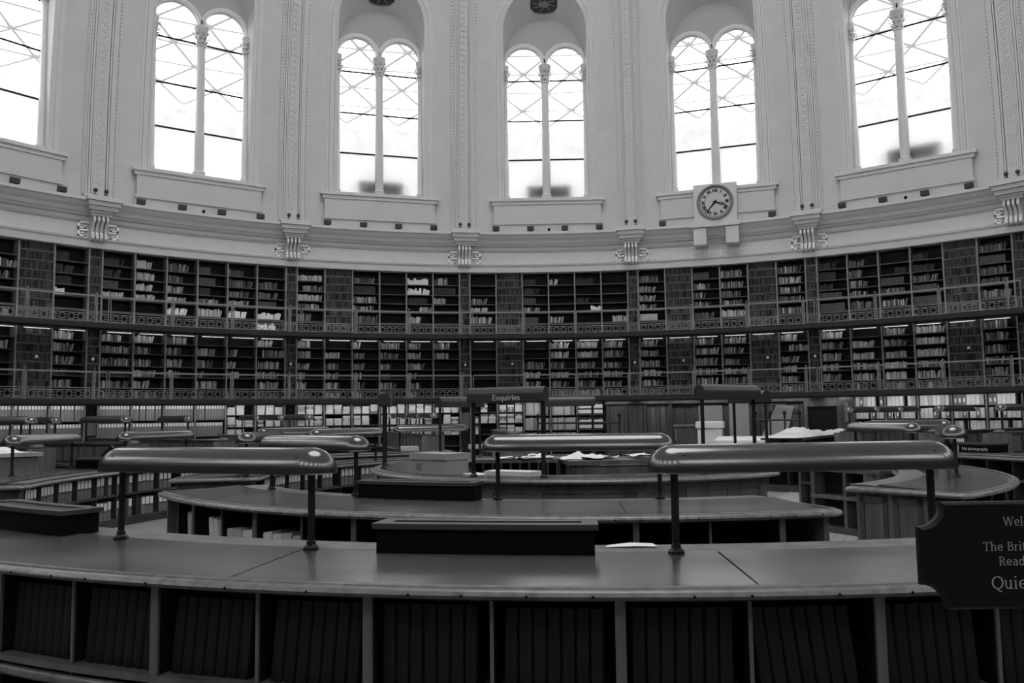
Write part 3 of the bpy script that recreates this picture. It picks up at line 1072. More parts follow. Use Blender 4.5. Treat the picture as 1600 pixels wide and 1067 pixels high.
# ---- railings in sections
RR = 20.48
def section(deg, rings, seed=0):
    half = deg/2
    rail = MB()
    rail.arc([(RR-.025, .85), (RR+.025, .85), (RR+.025, .90), (RR-.025, .90)], -half, half, max(2, int(deg*1.2)))
    low = MB()
    low.arc([(RR-.011, 0), (RR+.011, 0), (RR+.011, .018), (RR-.011, .018)], -half+.03, half-.03, max(2, int(deg*1.2)))
    post = MB()
    post.tube((0, RR, -.10), (0, RR, .86), .016, n=6)
    post.ball((0, RR, -.1), .03, 6)
    orn = MB()
    step = (deg-.12)/rings
    for i in range(rings):
        t = -half+.06+step*(i+.5)
        pw = chord(step, RR)/2
        T = Matrix.Rotation(-R_(t), 4, 'Z')
        rr = min(.086, pw*.66)
        for q in range(10):
            a, b = 2*pi*q/10, 2*pi*(q+1)/10
            orn.tube(T @ Vector((rr*cos(a), RR, .18+rr*sin(a))), T @ Vector((rr*cos(b), RR, .18+rr*sin(b))), .010, n=4, cap=False)
        for sx in (-1, 1):
            for sz in (-1, 1):
                orn.tube(T @ Vector((sx*rr*.75, RR, .18+sz*rr*.75)), T @ Vector((sx*pw, RR, .18+sz*.04)), .009, n=4, cap=False)
                orn.tube(T @ Vector((sx*rr*.4, RR, .18+sz*rr*.9)), T @ Vector((sx*pw*.5, RR, .18+sz*.115)), .009, n=4, cap=False)
    return rail.mesh('hand_rail', 'iron'), low.mesh('lower_rail', 'iron'), post.mesh('post', 'iron', smooth=40), orn.mesh('ring_ornament', 'iron')
GAP = .22
SEC = section(2*CW-GAP, 7)
SECN = section(NARROW-.1, 1)
std = MB()
std.tube((0, RR, -.1), (0, RR, .95), .02, n=6)
std.ball((0, RR, .97), .035, 6)
me_std = std.mesh('standard', 'iron', smooth=40)
for k in range(-1, 6):
    for zf, tn in ((4.80, 'upper'), (2.36, 'lower')):
        spans = [(pier(k), NARROW-.1, SECN, 'narrow section %s' % POS[k])]
        if k < 5:
            for s_ in range(3):
                spans.append((pier(k)+NARROW/2+CW*(2*s_+1), 2*CW-GAP, SEC, '%s section, %s' % (nth(s_), BAYN[k])))
        for th, deg, sec, words_ in spans:
            if th < pier(0)-9.5 and sec is SEC and False:
                continue
            ra = thing('railing', 'iron railing of the %s gallery, %s' % (tn, words_), 'railing', polar(RR, th, zf), group='%s gallery railings' % tn)
            rz = -R_(th)
            link('hand_rail', sec[0], ra, rz=rz, loc=(0, 0, zf))
            for zq in (.05, .29, .36):
                link('lower_rail', sec[1], ra, rz=rz, loc=(0, 0, zf+zq))
            o = link('ring_ornament', sec[3], ra, rz=rz, loc=(0, 0, zf))
            o['kind'] = 'stuff'
            for sg in (-1, 1):
                link('post', sec[2], ra, rz=-R_(th+sg*(deg/2-.02)), loc=(0, 0, zf))
            if sec is SEC:
                link('standard', me_std, ra, rz=-R_(th+deg/2+GAP/2), loc=(0, 0, zf))
# bright strip that washes the upper cases from the gallery floor
wl_h = MB().box(-.5, .5, ROOM-.42, ROOM-.34, 0, .05).mesh('housing', 'gallery')
wl_g = MB().box(-.47, .47, ROOM-.405, ROOM-.355, .05, .062).mesh('tube', 'fill_floor_glow')
for k in range(-1, 5):
    for j in (0, 1, 2, 3, 4, 5):
        if k == -1 and j < 2:
            continue
        th = pier(k)+NARROW/2+CW*(j+.5)
        lo = thing('floor_strip_light', 'low strip light on the upper gallery floor before the %s case column, %s' % (nth(j), BAYN[k]), 'light', polar(ROOM-.38, th, 4.78), group='strip lights on the upper gallery floor')
        link('housing', wl_h, lo, rz=-R_(th), loc=(0, 0, 4.78))
        link('tube', wl_g, lo, rz=-R_(th), loc=(0, 0, 4.78))

# ---- books: the largest in view are objects, the rest one mesh
def book_geo(mb, w, h, d, mi, T):
    # spine faces the room (-y): slightly rounded
    p = [(-w/2, .008, 0), (0, 0, 0), (w/2, .008, 0), (w/2, d, 0), (-w/2, d, 0)]
    n = 5
    vs_ = [T @ Vector(q) for q in p]+[T @ Vector((q[0], q[1], h)) for q in p]
    mb.add(vs_, [tuple(range(n, 2*n))]+[(i, (i+1) % n, n+(i+1) % n, n+i) for i in range(n)], mi)
def book_T(b):
    rz = -R_(b['th'])
    return Matrix.Rotation(rz, 4, 'Z') @ Matrix.Translation((b['x'], ROOM+.05, b['z']+.001)) @ Matrix.Rotation(b['lean'], 4, 'Y')
def show(b):
    p = polar(ROOM, b['th'], b['z'])-CAM
    x = FPX*p.x/p.y
    if abs(x) > 805:
        return 0
    if b['tier'] == 1 and b['row'] == 5:
        return 0
    return b['w']*b['h']/p.length_squared*(2 if b['tone'] in 'lxw' else 1)
order = sorted(books, key=show, reverse=True)
NIND = 235
TONES = 'dmlwx'
TW = dict(d='dark', m='dark', l='grey', x='pale', w='white')
unit = {}
for t in TONES:
    mb = MB()
    book_geo(mb, 1, 1, 1, 0, Matrix.Identity(4))
    unit[t] = mb.mesh('book', 'bk_'+t)
for b in order[:NIND]:
    o = bpy.data.objects.new('book', unit[b['tone']])
    COL.objects.link(o)
    o.matrix_basis = book_T(b) @ Matrix.Diagonal((b['w'], b['d'], b['h'], 1))
    tag(o, '%s book, %s from left, %s shelf, %s column, %s, %s' % (TW[b['tone']], nth(b['i']), nth(b['row']), nth(b['col']), TIERN[b['tier']], BAYN[b['bay']]), 'book',
        'books on the %s shelves' % TIERN[b['tier']])
mb = MB()
for b in order[NIND:]:
    book_geo(mb, b['w'], b['h'], b['d'], TONES.index(b['tone']), book_T(b))
me = bpy.data.meshes.new('shelved_books')
me.from_pydata(mb.v, [], mb.f)
for t in TONES:
    me.materials.append(M['bk_'+t])
me.polygons.foreach_set('material_index', mb.mi)
bm = bmesh.new(); bm.from_mesh(me); bmesh.ops.recalc_face_normals(bm, faces=bm.faces); bm.to_mesh(me); bm.free()
o = link('shelved_books', me)
o['kind'] = 'stuff'
o['label'] = 'rows of bound books standing on the gallery shelves'
o['category'] = 'books'

# ---- binders, boxes and tall volumes on the ground floor
me_binder = MB().box(-.5, .5, 0, 1, 0, 1).mesh('binder', 'grey')
me_blab = MB().box(-.36, .36, -.012, .002, .74, .95).mesh('label', 'label')
me_box = {t: MB().bbox(-.5, .5, 0, 1, 0, 1, .02).mesh('archive_box', t) for t in ('white', 'bk_x', 'grey')}
me_lid = {t: MB().box(-.52, .52, -.02, 1.0, .82, 1.0).mesh('lid', t) for t in ('white', 'bk_x', 'grey')}
me_xlab = MB().box(-.2, .2, -.03, -.015, .25, .6).mesh('label', 'paper')
me_tall = {t: MB().add([(-.5, .03, 0), (0, 0, 0), (.5, .03, 0), (.5, 1, 0), (-.5, 1, 0), (-.5, .03, 1), (0, 0, 1), (.5, .03, 1), (.5, 1, 1), (-.5, 1, 1)],
                       [(5, 6, 7, 8, 9), (0, 1, 6, 5), (1, 2, 7, 6), (2, 3, 8, 7), (3, 4, 9, 8), (4, 0, 5, 9)]).mesh('bound_volume', t) for t in ('bk_x', 'bk_l', 'bk_d')}
me_band = MB().box(-.505, .505, -.012, .1, .52, .8).mesh('band', 'white')
rg = random.Random(5)
low_boxes = MB()
def vis_x(th, xo):
    p = polar(ROOM, th)-CAM
    return FPX*p.x/p.y
for (k, j, row, th, zs, clear, kind) in ARCHIVE:
    rz = -R_(th)
    px = vis_x(th, 0)+800
    if px < -20 or px > 1620:
        continue
    W = CWM-UPW-.04
    t = R_(th)
    def at(x, z, dy=.04):
        return polar(ROOM+dy, th, z)+Vector((cos(t), -sin(t), 0))*x
    words_ = '%s shelf, %s column, %s' % (nth(row), nth(j), BAYN[k])
    i = 0
    x = -W/2
    if kind == 'binder':
        special = (k == -1 and j == 5)
        while x < W/2-.05:
            w = rg.choice((.085, .092, .10))
            o = tag(link('binder', me_binder, None, rz=rz, loc=at(x+w/2, zs), scale=(w-.006, .28, clear-.05)),
                    'grey labelled file, %s from left, ground floor %s' % (nth(i), words_), 'binder', 'grey files on the ground floor shelves')
            link('label', me_blab, o, local=True)
            x += w+(.03 if rg.random() < .08 else 0)
            i += 1
    elif kind == 'tall':
        tn = 'bk_d' if j == 4 else None
        while x < W/2-.05:
            w = rg.uniform(.05, .075)
            tt = tn or rg.choice(('bk_x', 'bk_x', 'bk_l'))
            o = tag(link('bound_volume', me_tall[tt], None, rz=rz, loc=at(x+w/2, zs), scale=(w-.005, .3, clear*rg.uniform(.84, .9))),
                    '%s volume, %s from left, ground floor %s' % ('black banded' if tn else 'tall pale', nth(i), words_), 'book', 'tall volumes on the ground floor shelves')
            if tn:
                link('band', me_band, o, local=True)
                b2 = link('band', me_band, o, local=True)
                b2.location = (0, 0, -.42)
            x += w
            i += 1
    else:
        if k in (4, 5):
            # upright boxes side by side
            while x < W/2-.10:
                w = W/7.2
                if rg.random() > .10:
                    tt = rg.choice(('white', 'white', 'bk_x', 'white', 'grey'))
                    o = tag(link('archive_box', me_box[tt], None, rz=rz, loc=at(x+w/2, zs, .05), scale=(w*.94, .3, clear*rg.uniform(.84, .9))),
                            '%s upright box, %s from left, ground floor %s' % (dict(white='white', bk_x='pale', grey='grey')[tt], nth(i), words_), 'box', 'boxes on the ground floor shelves')
                    if tt == 'grey':
                        link('label', me_xlab, o, local=True)
                x += w
                i += 1
            continue
        # piles of shallow boxes
        npile = 3
        pw = W/npile
        if k == 2 and j == 0 and row != 1:
            npile = 2
        for p_ in range(npile):
            if rg.random() < .08:
                continue
            nb = rg.choice((3, 4, 4, 4))
            hb = (clear-.04)/4
            for q in range(nb):
                if row == 2:
                    w = pw*rg.uniform(.78, .9)
                    Tb = Matrix.Translation(at(-W/2+pw*(p_+.5), zs+q*hb, .05)) @ Matrix.Rotation(rz, 4, 'Z') @ Matrix.Diagonal((w, .3, hb*.97, 1))
                    low_boxes.bbox_t(Tb, rg.choice((0, 0, 1, 2)))
                    continue
                tt = rg.choice(('white', 'white', 'white', 'bk_x', 'grey'))
                if k in (0, 1, 4, 5) and rg.random() < .5:
                    tt = 'white'
                w = pw*rg.uniform(.78, .9)
                o = tag(link('archive_box', me_box[tt], None, rz=rz, loc=at(-W/2+pw*(p_+.5)+rg.uniform(-.01, .01), zs+q*hb, .05), scale=(w, .3, hb*.97)),
                        '%s box, %s up, %s pile, ground floor %s' % (dict(white='white', bk_x='pale', grey='grey')[tt], nth(q), nth(p_), words_), 'box', 'boxes on the ground floor shelves')
                link('lid', me_lid[tt], o, local=True)
                if rg.random() < .5:
                    link('label', me_xlab, o, local=True)

me = low_boxes.mesh('stacked_boxes', ['white', 'bk_x', 'grey'])
o = link('stacked_boxes', me)
o['kind'] = 'stuff'
o['label'] = 'low piles of archive boxes on the third ground floor shelves'
o['category'] = 'boxes'

# ================================================================ GROUND FLOOR DOORS AND PANELLING
def wall_panel(name, t0, t1, z1, rows_, cols_, mt, label, cat, y0=ROOM, frame='oak', kind=None):
    th = (t0+t1)/2
    w = chord(t1-t0, y0)
    rz = -R_(th)
    if kind:
        e = bpy.data.objects.new(name, None)
        COL.objects.link(e)
        e.location = polar(y0, th, 0)
        struct(e, label)
    else:
        e = thing(name, label, cat, polar(y0, th, 0))
    MB().box(-w/2, w/2, y0+.06, y0+.12, 0, z1).build('backing', mt, e, rz=rz)
    st = .09
    me_st = MB().box(-st/2, st/2, y0, y0+.07, 0, z1).mesh('stile', frame)
    t = R_(th)
    tx = Vector((cos(t), -sin(t), 0))
    for i in range(cols_+1):
        link('stile', me_st, e, rz=rz, loc=tx*(-w/2+st/2+(w-st)*i/cols_))
    me_rl = MB().box(-w/2, w/2, y0+.005, y0+.07, -st/2, st/2).mesh('rail', frame)
    zs = [.12]+[z1*q for q in rows_]+[z1-.06]
    for z in zs:
        link('rail', me_rl, e, rz=rz, loc=(0, 0, z))
    cw = (w-st)/cols_
    for i in range(cols_):
        for a, b in zip(zs[:-1], zs[1:]):
            cx = -w/2+st/2+cw*(i+.5)
            pm = MB().bbox(-cw/2+.085, cw/2-.085, y0+.035, y0+.07, a+.085, b-.085, .012)
            pm.build('panel', mt, e, rz=rz, loc=tx*cx)
    return e
wall_panel('oak_panelling', 7.25, 11.4, 2.2, [.30], 2, 'oak', 'dark oak panelling left of the lit door', 'panelling')
wall_panel('door_1', 11.45, 13.75, 2.16, [.44], 2, 'oak_mid', 'lighter oak panelled door in a recess', 'door', y0=ROOM+.1, kind=1)
wall_panel('door_2', 14.0, 17.2, 2.16, [.44], 2, 'oak', 'dark oak double door in shadow', 'door', y0=ROOM+.2, kind=1)
wall_panel('door_4', 22.5, 25.4, 2.05, [.35, .68], 2, 'oak', 'dark panelled door right of the pale boards', 'door', y0=ROOM+.05, kind=1)
wall_panel('door_5', 25.5, 27.0, 2.1, [.45, .8], 1, 'oak_mid', 'narrow lighter oak door beside the framed panel', 'door', y0=ROOM+.1, kind=1)
MB().abox(ROOM-.05, ROOM+.4, 0, 2.2, 13.75, 14.0, 1).build('trim_1', 'oak')
for o in [bpy.data.objects['trim_1']]:
    struct(o)
struct(MB().abox(ROOM-.06, ROOM+.4, 2.06, 2.24, 7.1, 31.7, 24).build('trim_2', 'oak'), 'dark oak entablature over the doors')
fp = thing('framed_panel', 'large dark framed notice panel right of the doors', 'panel', polar(ROOM, 28.8, 0))
MB().abox(ROOM+.02, ROOM+.3, 0, 2.06, 27.1, 30.5, 3).build('board', 'case', fp)
for a, b in ((27.1, 27.45), (30.15, 30.5)):
    MB().abox(ROOM-.06, ROOM+.05, 0, 2.06, a, b, 1).build('frame', 'oak_mid', fp)
MB().abox(ROOM-.06, ROOM+.05, 1.86, 2.06, 27.1, 30.5, 3).build('frame', 'oak_mid', fp)
pb = thing('oak_pier', 'dark oak pier with a pale vertical plate beside the ground floor cases', 'pier', polar(ROOM, 31.1, 0))
MB().abox(ROOM-.2, ROOM+.4, 0, 2.26, 30.5, 31.75, 2).build('post', 'oak', pb)
MB().abox(ROOM-.23, ROOM-.19, 1.3, 1.98, 30.95, 31.3, 1).build('plate', 'grey', pb)
wall_panel('oak_panelling', 17.2, 22.5, 2.2, [.30], 3, 'oak', 'dark oak panelling behind the pale boards', 'panelling', y0=ROOM+.1)
# pale boards, storage chest
for i, (a, b, h_) in enumerate(((17.15, 19.6, 1.95), (20.3, 22.3, 2.0))):
    o = MB().abox(19.6, 19.66, 0, h_, a, b, 3).build('display_board', 'card')
    tag(o, ('wide' if i == 0 else 'tall right hand') + ' pale display board standing before the oak panelling', 'board')
ch = thing('plastic_chest', 'white plastic chest with a lid standing before the pale boards', 'chest', polar(18.6, 18.6, 0), -R_(18.6))
MB().bbox(-.42, .42, -.3, .3, 0, 1.15, .03).build('body', 'white', ch, local=True)
MB().bbox(-.48, .48, -.36, .36, 1.15, 1.38, .04).build('lid', 'plastic', ch, local=True)
for sg in (-1, 1):
    MB().box(sg*.36-.04, sg*.36+.04, -.33, -.29, .05, 1.1).build('rib', 'plastic', ch, local=True)
ns = thing('lectern', 'dark oak lectern with a pale top edge before the dark double door', 'lectern', polar(19.4, 15.9, 0), -R_(15.9))
MB().bbox(-.42, .42, -.2, .2, 0, 1.2, .02).build('body', 'oak', ns, local=True)
MB().box(-.46, .46, -.25, .25, 1.2, 1.26).build('top', 'edge', ns, local=True)
MB().box(-.40, -.36, -.22, -.19, .7, 1.15).build('side_strip', 'edge', ns, local=True)
ld = thing('leaning_board', 'pale board leaning against the dark door', 'board', polar(20.2, 24.2, 0), -R_(24.2))
MB().add([(-.75, 0, 0), (.35, 0, 0), (.75, .8, 1.9), (.15, .8, 1.95), (-.75, .04, 0), (.35, .04, 0), (.75, .84, 1.9), (.15, .84, 1.95)],
         [(0, 1, 2, 3), (4, 7, 6, 5), (0, 4, 5, 1), (1, 5, 6, 2), (2, 6, 7, 3), (3, 7, 4, 0)]).build('board', 'bk_l', ld, local=True)

# ================================================================ DESK LAMPS
def hood_mesh(L, r, flat_ends=False, skirt=.0, mt='hood'):
    h = MB()
    n = 18
    if flat_ends:
        pr = [(-r, -skirt)]+[(-r*cos(pi*i/n), r*sin(pi*i/n)*.95) for i in range(n+1)]+[(r, -skirt)]
        k = len(pr)
        vs_ = [(-L/2, y, z) for y, z in pr]+[(L/2, y, z) for y, z in pr]
        h.add(vs_, [tuple(range(k)), tuple(range(k, 2*k))]+[(i, i+1, k+i+1, k+i) for i in range(k-1)])
        return h.mesh('hood', mt, smooth=50)
    vs_, fs_ = [], []
    rings = []
    m_ = 10
    for i in range(m_+1):                       # quarter sphere end, left
        a = pi/2*(1-i/m_)
        rings.append((-L/2+r-r*sin(a), r*cos(a)))
    rings += [(-L/2+r+(L-2*r)*q/6, r) for q in range(1, 6)]
    for i in range(m_+1):
        a = pi/2*i/m_
        rings.append((L/2-r+r*sin(a), r*cos(a)))
    for x, rr in rings:
        rr = max(rr, .0005)
        vs_ += [(x, -rr*cos(pi*i/n), rr*sin(pi*i/n)) for i in range(n+1)]
        # inner shell
    k = n+1
    for i in range(len(rings)-1):
        for j in range(n):
            fs_.append((i*k+j, i*k+j+1, i*k+k+j+1, i*k+k+j))
    h.add(vs_, fs_)
    # skirt lip
    lo_ = [(x, s_*max(rr, .0005)) for s_ in (-1, 1) for x, rr in rings]
    K = len(rings)
    for s_ in range(2):
        q = lo_[s_*K:(s_+1)*K]
        h.add([(x, y, 0) for x, y in q]+[(x*1.002, y*1.01, -.006) for x, y in q], [(i, i+1, K+i+1, K+i) for i in range(K-1)])
    return h.mesh('hood', mt, smooth=40)
def post_mesh(hh, r=.02):
    p = MB()
    nf = 16
    pts = []
    for i in range(nf):
        rr = r*(1.05 if i % 2 else .86)
        pts.append((rr*cos(2*pi*i/nf), rr*sin(2*pi*i/nf)))
    p.prism(pts, .01, hh)
    return p.mesh('post', 'post')
me_foot = MB().lathe([(.046, 0), (.046, .012), (.038, .022), (.028, .03), (.026, .05), (.02, .055)], 8).mesh('foot', 'post')
HR = .145
me_hood = hood_mesh(1.75, HR)
me_post = post_mesh(.43)
me_under = MB().box(-.72, .72, -.12, .12, .004, .012).mesh('reflector', 'cap')
me_screw = MB().lathe([(.0001, .006), (.006, .004), (.007, 0)], 8).mesh('screw', 'post')
def make_lamp(label):
    e = thing('desk_lamp', label, 'lamp', group='hooded desk lamps')
    hd = link('hood', me_hood, e, local=True, loc=(0, 0, .44))
    link('reflector', me_under, hd, local=True)
    for sg in (-1, 1):
        p_ = link('post', me_post, e, local=True, loc=(sg*.727, 0, 0))
        link('foot', me_foot, p_, local=True)
        o = link('screw', me_screw, hd, local=True, loc=(sg*.70, HR*cos(R_(40)), HR*sin(R_(40))))
        o.rotation_euler = (R_(-50), 0, 0)
    return e
lamp0 = None
ZD = .901
def lamp(r, th, label, z=ZD, radial=False, extra=0.):
    global lamp0
    rz = -R_(th)+(pi/2 if radial else 0)+R_(extra)
    if lamp0 is None:
        lamp0 = make_lamp(label)
        o = lamp0
    else:
        o = copy_tree(lamp0)
    o['label'] = label
    o.location = polar(r, th, z)
    o.rotation_euler = (0, 0, rz)
    return o
lamp(7.56, 202.0, 'grey metal hooded lamp on two posts, left end of the front desk')
lamp(7.56, 175.35, 'grey metal hooded lamp on two posts, right end of the front desk beside the sign')
lamp(4.55, 185.1, 'polished hooded lamp in the middle of the second desk ring')
lamp(4.62, 221.5, 'bright polished hooded lamp on the left end of the second desk ring')
lamp(4.72, 114.2, 'hooded lamp seen end on, on the right hand desk of the second ring')
lamp(8.0, 273.4, 'hooded lamp at the left edge on the outer desk ring', extra=0)
lamp(7.6, 289.5, 'hooded lamp beside the left notice box on the outer desk ring')
lamp(4.6, 270.5, 'dull hooded lamp on the left desk of the second ring, dome end near')
lamp(7.6, 314, 'hooded lamp on the far left of the outer desk ring')
lamp(4.6, 303, 'hooded lamp on the far left of the second desk ring')
lamp(7.6, 338, 'hooded lamp at the back of the outer desk ring, left of centre')
lamp(4.75, 80, 'long hooded lamp behind the end on lamp, second desk ring on the right')
lamp(7.7, 58.5, 'hooded lamp at the back right of the outer desk ring')

# tall lamps on the central enquiry desk
me_ehood = hood_mesh(.93, .088, True, .085, 'hood_dark')
me_epost = post_mesh(.86, .022)
def enq(r, th, label):
    e = thing('enquiry_lamp', label, 'lamp', polar(r, th, .972), -R_(th), 'tall lamps on the enquiry desk')
    link('hood', me_ehood, e, local=True, loc=(0, 0, .925))
    for sg in (-1, 1):
        p_ = link('post', me_epost, e, local=True, loc=(sg*.425, 0, 0))
        link('foot', me_foot, p_, local=True)
    return e
e1 = enq(2.82, 201.8, 'tall lamp with a black barrel hood lettered with a white word')
me = text_mesh('Enquiries', .092, 'enqtext', .002)
o = link('lettering', me, [c_ for c_ in bpy.data.objects if c_.parent == e1 and c_.name.startswith('hood')][0], local=True)
o['label'] = 'white lettering on the hood'
# lettering faces away from the centre: the outer side of the hood
o.location = (-.02, .0905, -.04)
o.rotation_euler = (R_(90), 0, pi)
enq(2.8, 263, 'tall barrel hooded lamp seen end on at the left of the enquiry desk')
enq(2.8, 318, 'tall barrel hooded lamp at the back left of the enquiry desk')
enq(2.8, 0, 'tall barrel hooded lamp at the back of the enquiry desk, right of the lettered one')
enq(2.8, 147, 'tall barrel hooded lamp at the front right of the enquiry desk')
enq(2.8, 72, 'tall barrel hooded lamp seen end on behind the right hand one')

# ================================================================ CATALOGUE DESKS
ZT_ = .892
def ring_path(r0, r1, t0, t1, fo=(.12, .12), n=None):
    # closed plan path, outward on the right of travel (counter-clockwise seen from above is left, so travel clockwise)
    n = n or max(6, int(abs(t1-t0)/2))
    out = [polar(r1, t0+(t1-t0)*i/n) for i in range(n+1)]
    inn = [polar(r0, t1+(t0-t1)*i/n) for i in range(n+1)]
    pts = out+inn
    def fillet(a, p, b, rad):
        d1, d2 = (a-p), (b-p)
        l = min(rad, d1.length*.45, d2.length*.45)
        p1, p2 = p+d1.normalized()*l, p+d2.normalized()*l
        return [p1*(1-u)**2+p*2*u*(1-u)+p2*u*u for u in (0, .25, .5, .75, 1)]
    res = []
    N_ = len(pts)
    corners = {0: fo[0], n: fo[1], n+1: .08, N_-1: .08}
    for i, p in enumerate(pts):
        if i in corners:
            a, b = pts[i-1], pts[(i+1) % N_]
            if corners[i] > .3:
                a = pts[i-1] if i != n else pts[i-1]
            res += fillet(a, p, b, corners[i])
        else:
            res.append(p)
    return [(p.x, p.y) for p in res]
NOSE = [(-.03, .820), (.015, .821), (.044, .828), (.058, .846), (.048, .864), (.030, .870), (.014, .871), (.010, .879), (-.03, .879)]
def area(path):
    return sum(path[i][0]*path[(i+1) % len(path)][1]-path[(i+1) % len(path)][0]*path[i][1] for i in range(len(path)))
rv0 = random.Random(21)
def ring_desk(r0, r1, t0, t1, label, seams, comp, start, dz=0., fo=(.12, .12), two_rows=True, panels=True, plugs=True):
    me_plug = MB().tube((0, r1-.02, .846+dz), (0, r1+.0085, .846+dz), .007, n=7).mesh('screw_plug', 'black')
    tm_ = (t0+t1)/2
    e = thing('catalogue_desk', label, 'desk', polar((r0+r1)/2, tm_, dz), group='curved catalogue desks')
    path = ring_path(r0+.05, r1-.05, t0, t1, fo)
    if area(path) > 0:
        path = path[::-1]         # clockwise: outward lies to the left, so flip offsets below
    if True:
        path = path[::-1]         # counter-clockwise: outward is right of travel
    MB().strip(path, [(o_, z+dz) for o_, z in NOSE]).build('nosing', 'nosing', e, smooth=50)
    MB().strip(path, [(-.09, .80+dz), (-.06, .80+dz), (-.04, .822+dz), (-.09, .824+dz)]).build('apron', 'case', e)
    tp = MB().prism(path, .826+dz, .862+dz)
    tp.build('desk_top', 'oak_mid', e)
    # leather panels between seams, rear ledge strip
    sm = [t0+.8]+[s for s in seams if t0+1 < s < t1-1]+[t1-.8]
    for a, b in zip(sm[:-1], sm[1:]):
        MB().arc([(r0+.34, .855+dz), (r1-.11, .855+dz), (r1-.11, .864+dz), (r1-.118, .866+dz), (r0+.345, .905+dz), (r0+.34, .903+dz)], a+.045, b-.045, max(2, int((b-a)/1.5))).build('leather_panel', 'leather', e)
    MB().arc([(r0+.03, .86+dz), (r0+.30, .86+dz), (r0+.30, .890+dz), (r0+.27, .894+dz), (r0+.20, .897+dz), (r0+.03, .894+dz)], t0+.8, t1-.8, max(4, int((t1-t0)/1.5))).build('rear_ledge', 'oak_mid', e)
    # dark screw plugs along the front nosing
    t = t0+2
    while plugs and t < t1-2:
        link('screw_plug', me_plug, e, rz=-R_(t), loc=(0, 0, 0), scale=None)
        t += rv0.uniform(1.6, 3.4)
    # compartments
    nn_ = max(4, int((t1-t0)/1.5))
    ro_, ri_ = r1-.10, r0+.10
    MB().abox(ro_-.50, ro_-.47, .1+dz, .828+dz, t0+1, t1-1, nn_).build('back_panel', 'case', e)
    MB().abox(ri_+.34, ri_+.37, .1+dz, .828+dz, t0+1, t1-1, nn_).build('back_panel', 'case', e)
    MB().abox(ro_-.5, ro_+.01, .335+dz, .37+dz, t0+1, t1-1, nn_).build('shelf', 'oak_mid', e)
    MB().abox(ro_-.46, ro_-.02, 0, .1+dz, t0+1, t1-1, nn_).build('plinth', 'oak', e)
    MB().strip([tuple(polar(ro_, t0+1+(t1-t0-2)*i/nn_).xy) for i in range(nn_+1)][::-1], [(-.04, .255), (.0, .257), (.014, .27), (.016, .29), (.0, .31), (-.04, .312)], closed=False).build('foot_rail', 'nosing', e, smooth=50)
    for z in ((.10, .48) if two_rows else (.14,)):
        MB().abox(ri_-.01, ri_+.35, z+dz, z+.035+dz, t0+1, t1-1, nn_).build('shelf', 'oak', e)
    MB().abox(ri_+.02, ri_+.3, 0, .1+dz, t0+1, t1-1, nn_).build('plinth', 'oak', e)
    me_w = MB().box(-.023, .023, ro_-.48, ro_-.008, .1+dz, .828+dz, 1).box(-.024, .024, ro_-.012, ro_+.005, .1+dz, .828+dz).mesh('upright', ['oak_mid', 'case'])
    me_n = MB().box(-.008, .008, ro_-.48, ro_-.03, .1+dz, .828+dz, 1).box(-.009, .009, ro_-.034, ro_-.02, .1+dz, .828+dz).mesh('upright', ['oak_mid', 'case'])
    me_i = MB().box(-.010, .010, ri_+.01, ri_+.36, .1+dz, .828+dz).mesh('upright', 'oak')
    t, i = start, 0
    while t < t1-1.2:
        if t > t0+1.2:
            link('upright', me_w if i % 2 == 0 else me_n, e, rz=-R_(t))
            link('upright', me_i, e, rz=-R_(t))
        t += comp
        i += 1
    # end panels, framed
    for tt, sg in ((t0, -1), (t1, 1)):
        a = tt-sg*.95
        T = R_(a)
        L = (r1-r0)-.2
        me_e = MB().box(-.025, .025, r0+.1, r1-.1, 0, .828+dz).mesh('end_panel', 'oak_mid')
        ep_ = link('end_panel', me_e, e, rz=-R_(a))
        if panels:
            for q in range(3):
                y0, y1 = r0+.14+q*L/3, r0+.14+(q+1)*L/3-.06
                x0, x1 = (.02, .04) if sg > 0 else (-.04, -.02)
                for (ya, yb, za, zb) in ((y0, y0+.05, .08, .78), (y1-.05, y1, .08, .78), (y0, y1, .72, .79), (y0, y1, .06, .12)):
                    link('panel_frame', MB().box(x0, x1, ya, yb, za+dz, zb+dz).mesh('panel_frame', 'oak'), ep_, rz=-R_(a))
    return e
ring_desk(7.20, 8.43, 146, 244, 'long curved oak and leather catalogue desk in the foreground', [162, 179.1, 196.9, 214, 231], 4.07, 150.95, two_rows=True)
ring_desk(7.20, 8.43, 257, 341, 'curved outer catalogue desk on the left holding box files', [274, 291, 308, 325], 4.07, 259)
ring_desk(7.20, 8.43, 22, 133, 'curved outer catalogue desk on the right', [40, 57, 74, 91, 108], 4.07, 24)
ring_desk(4.45, 5.66, 163.2, 240.5, 'curved catalogue desk of the second ring behind the front desk', [181, 199.5, 218], 6.1, 168.2, fo=(.1, .55))
ring_desk(4.45, 5.66, 261, 340, 'curved catalogue desk of the second ring on the left', [280, 299, 318], 6.1, 264)
ring_desk(4.10, 5.38, 62, 142.8, 'curved catalogue desk of the second ring on the right with a rounded far end', [80, 98, 121], 6.1, 66, fo=(.6, .15))
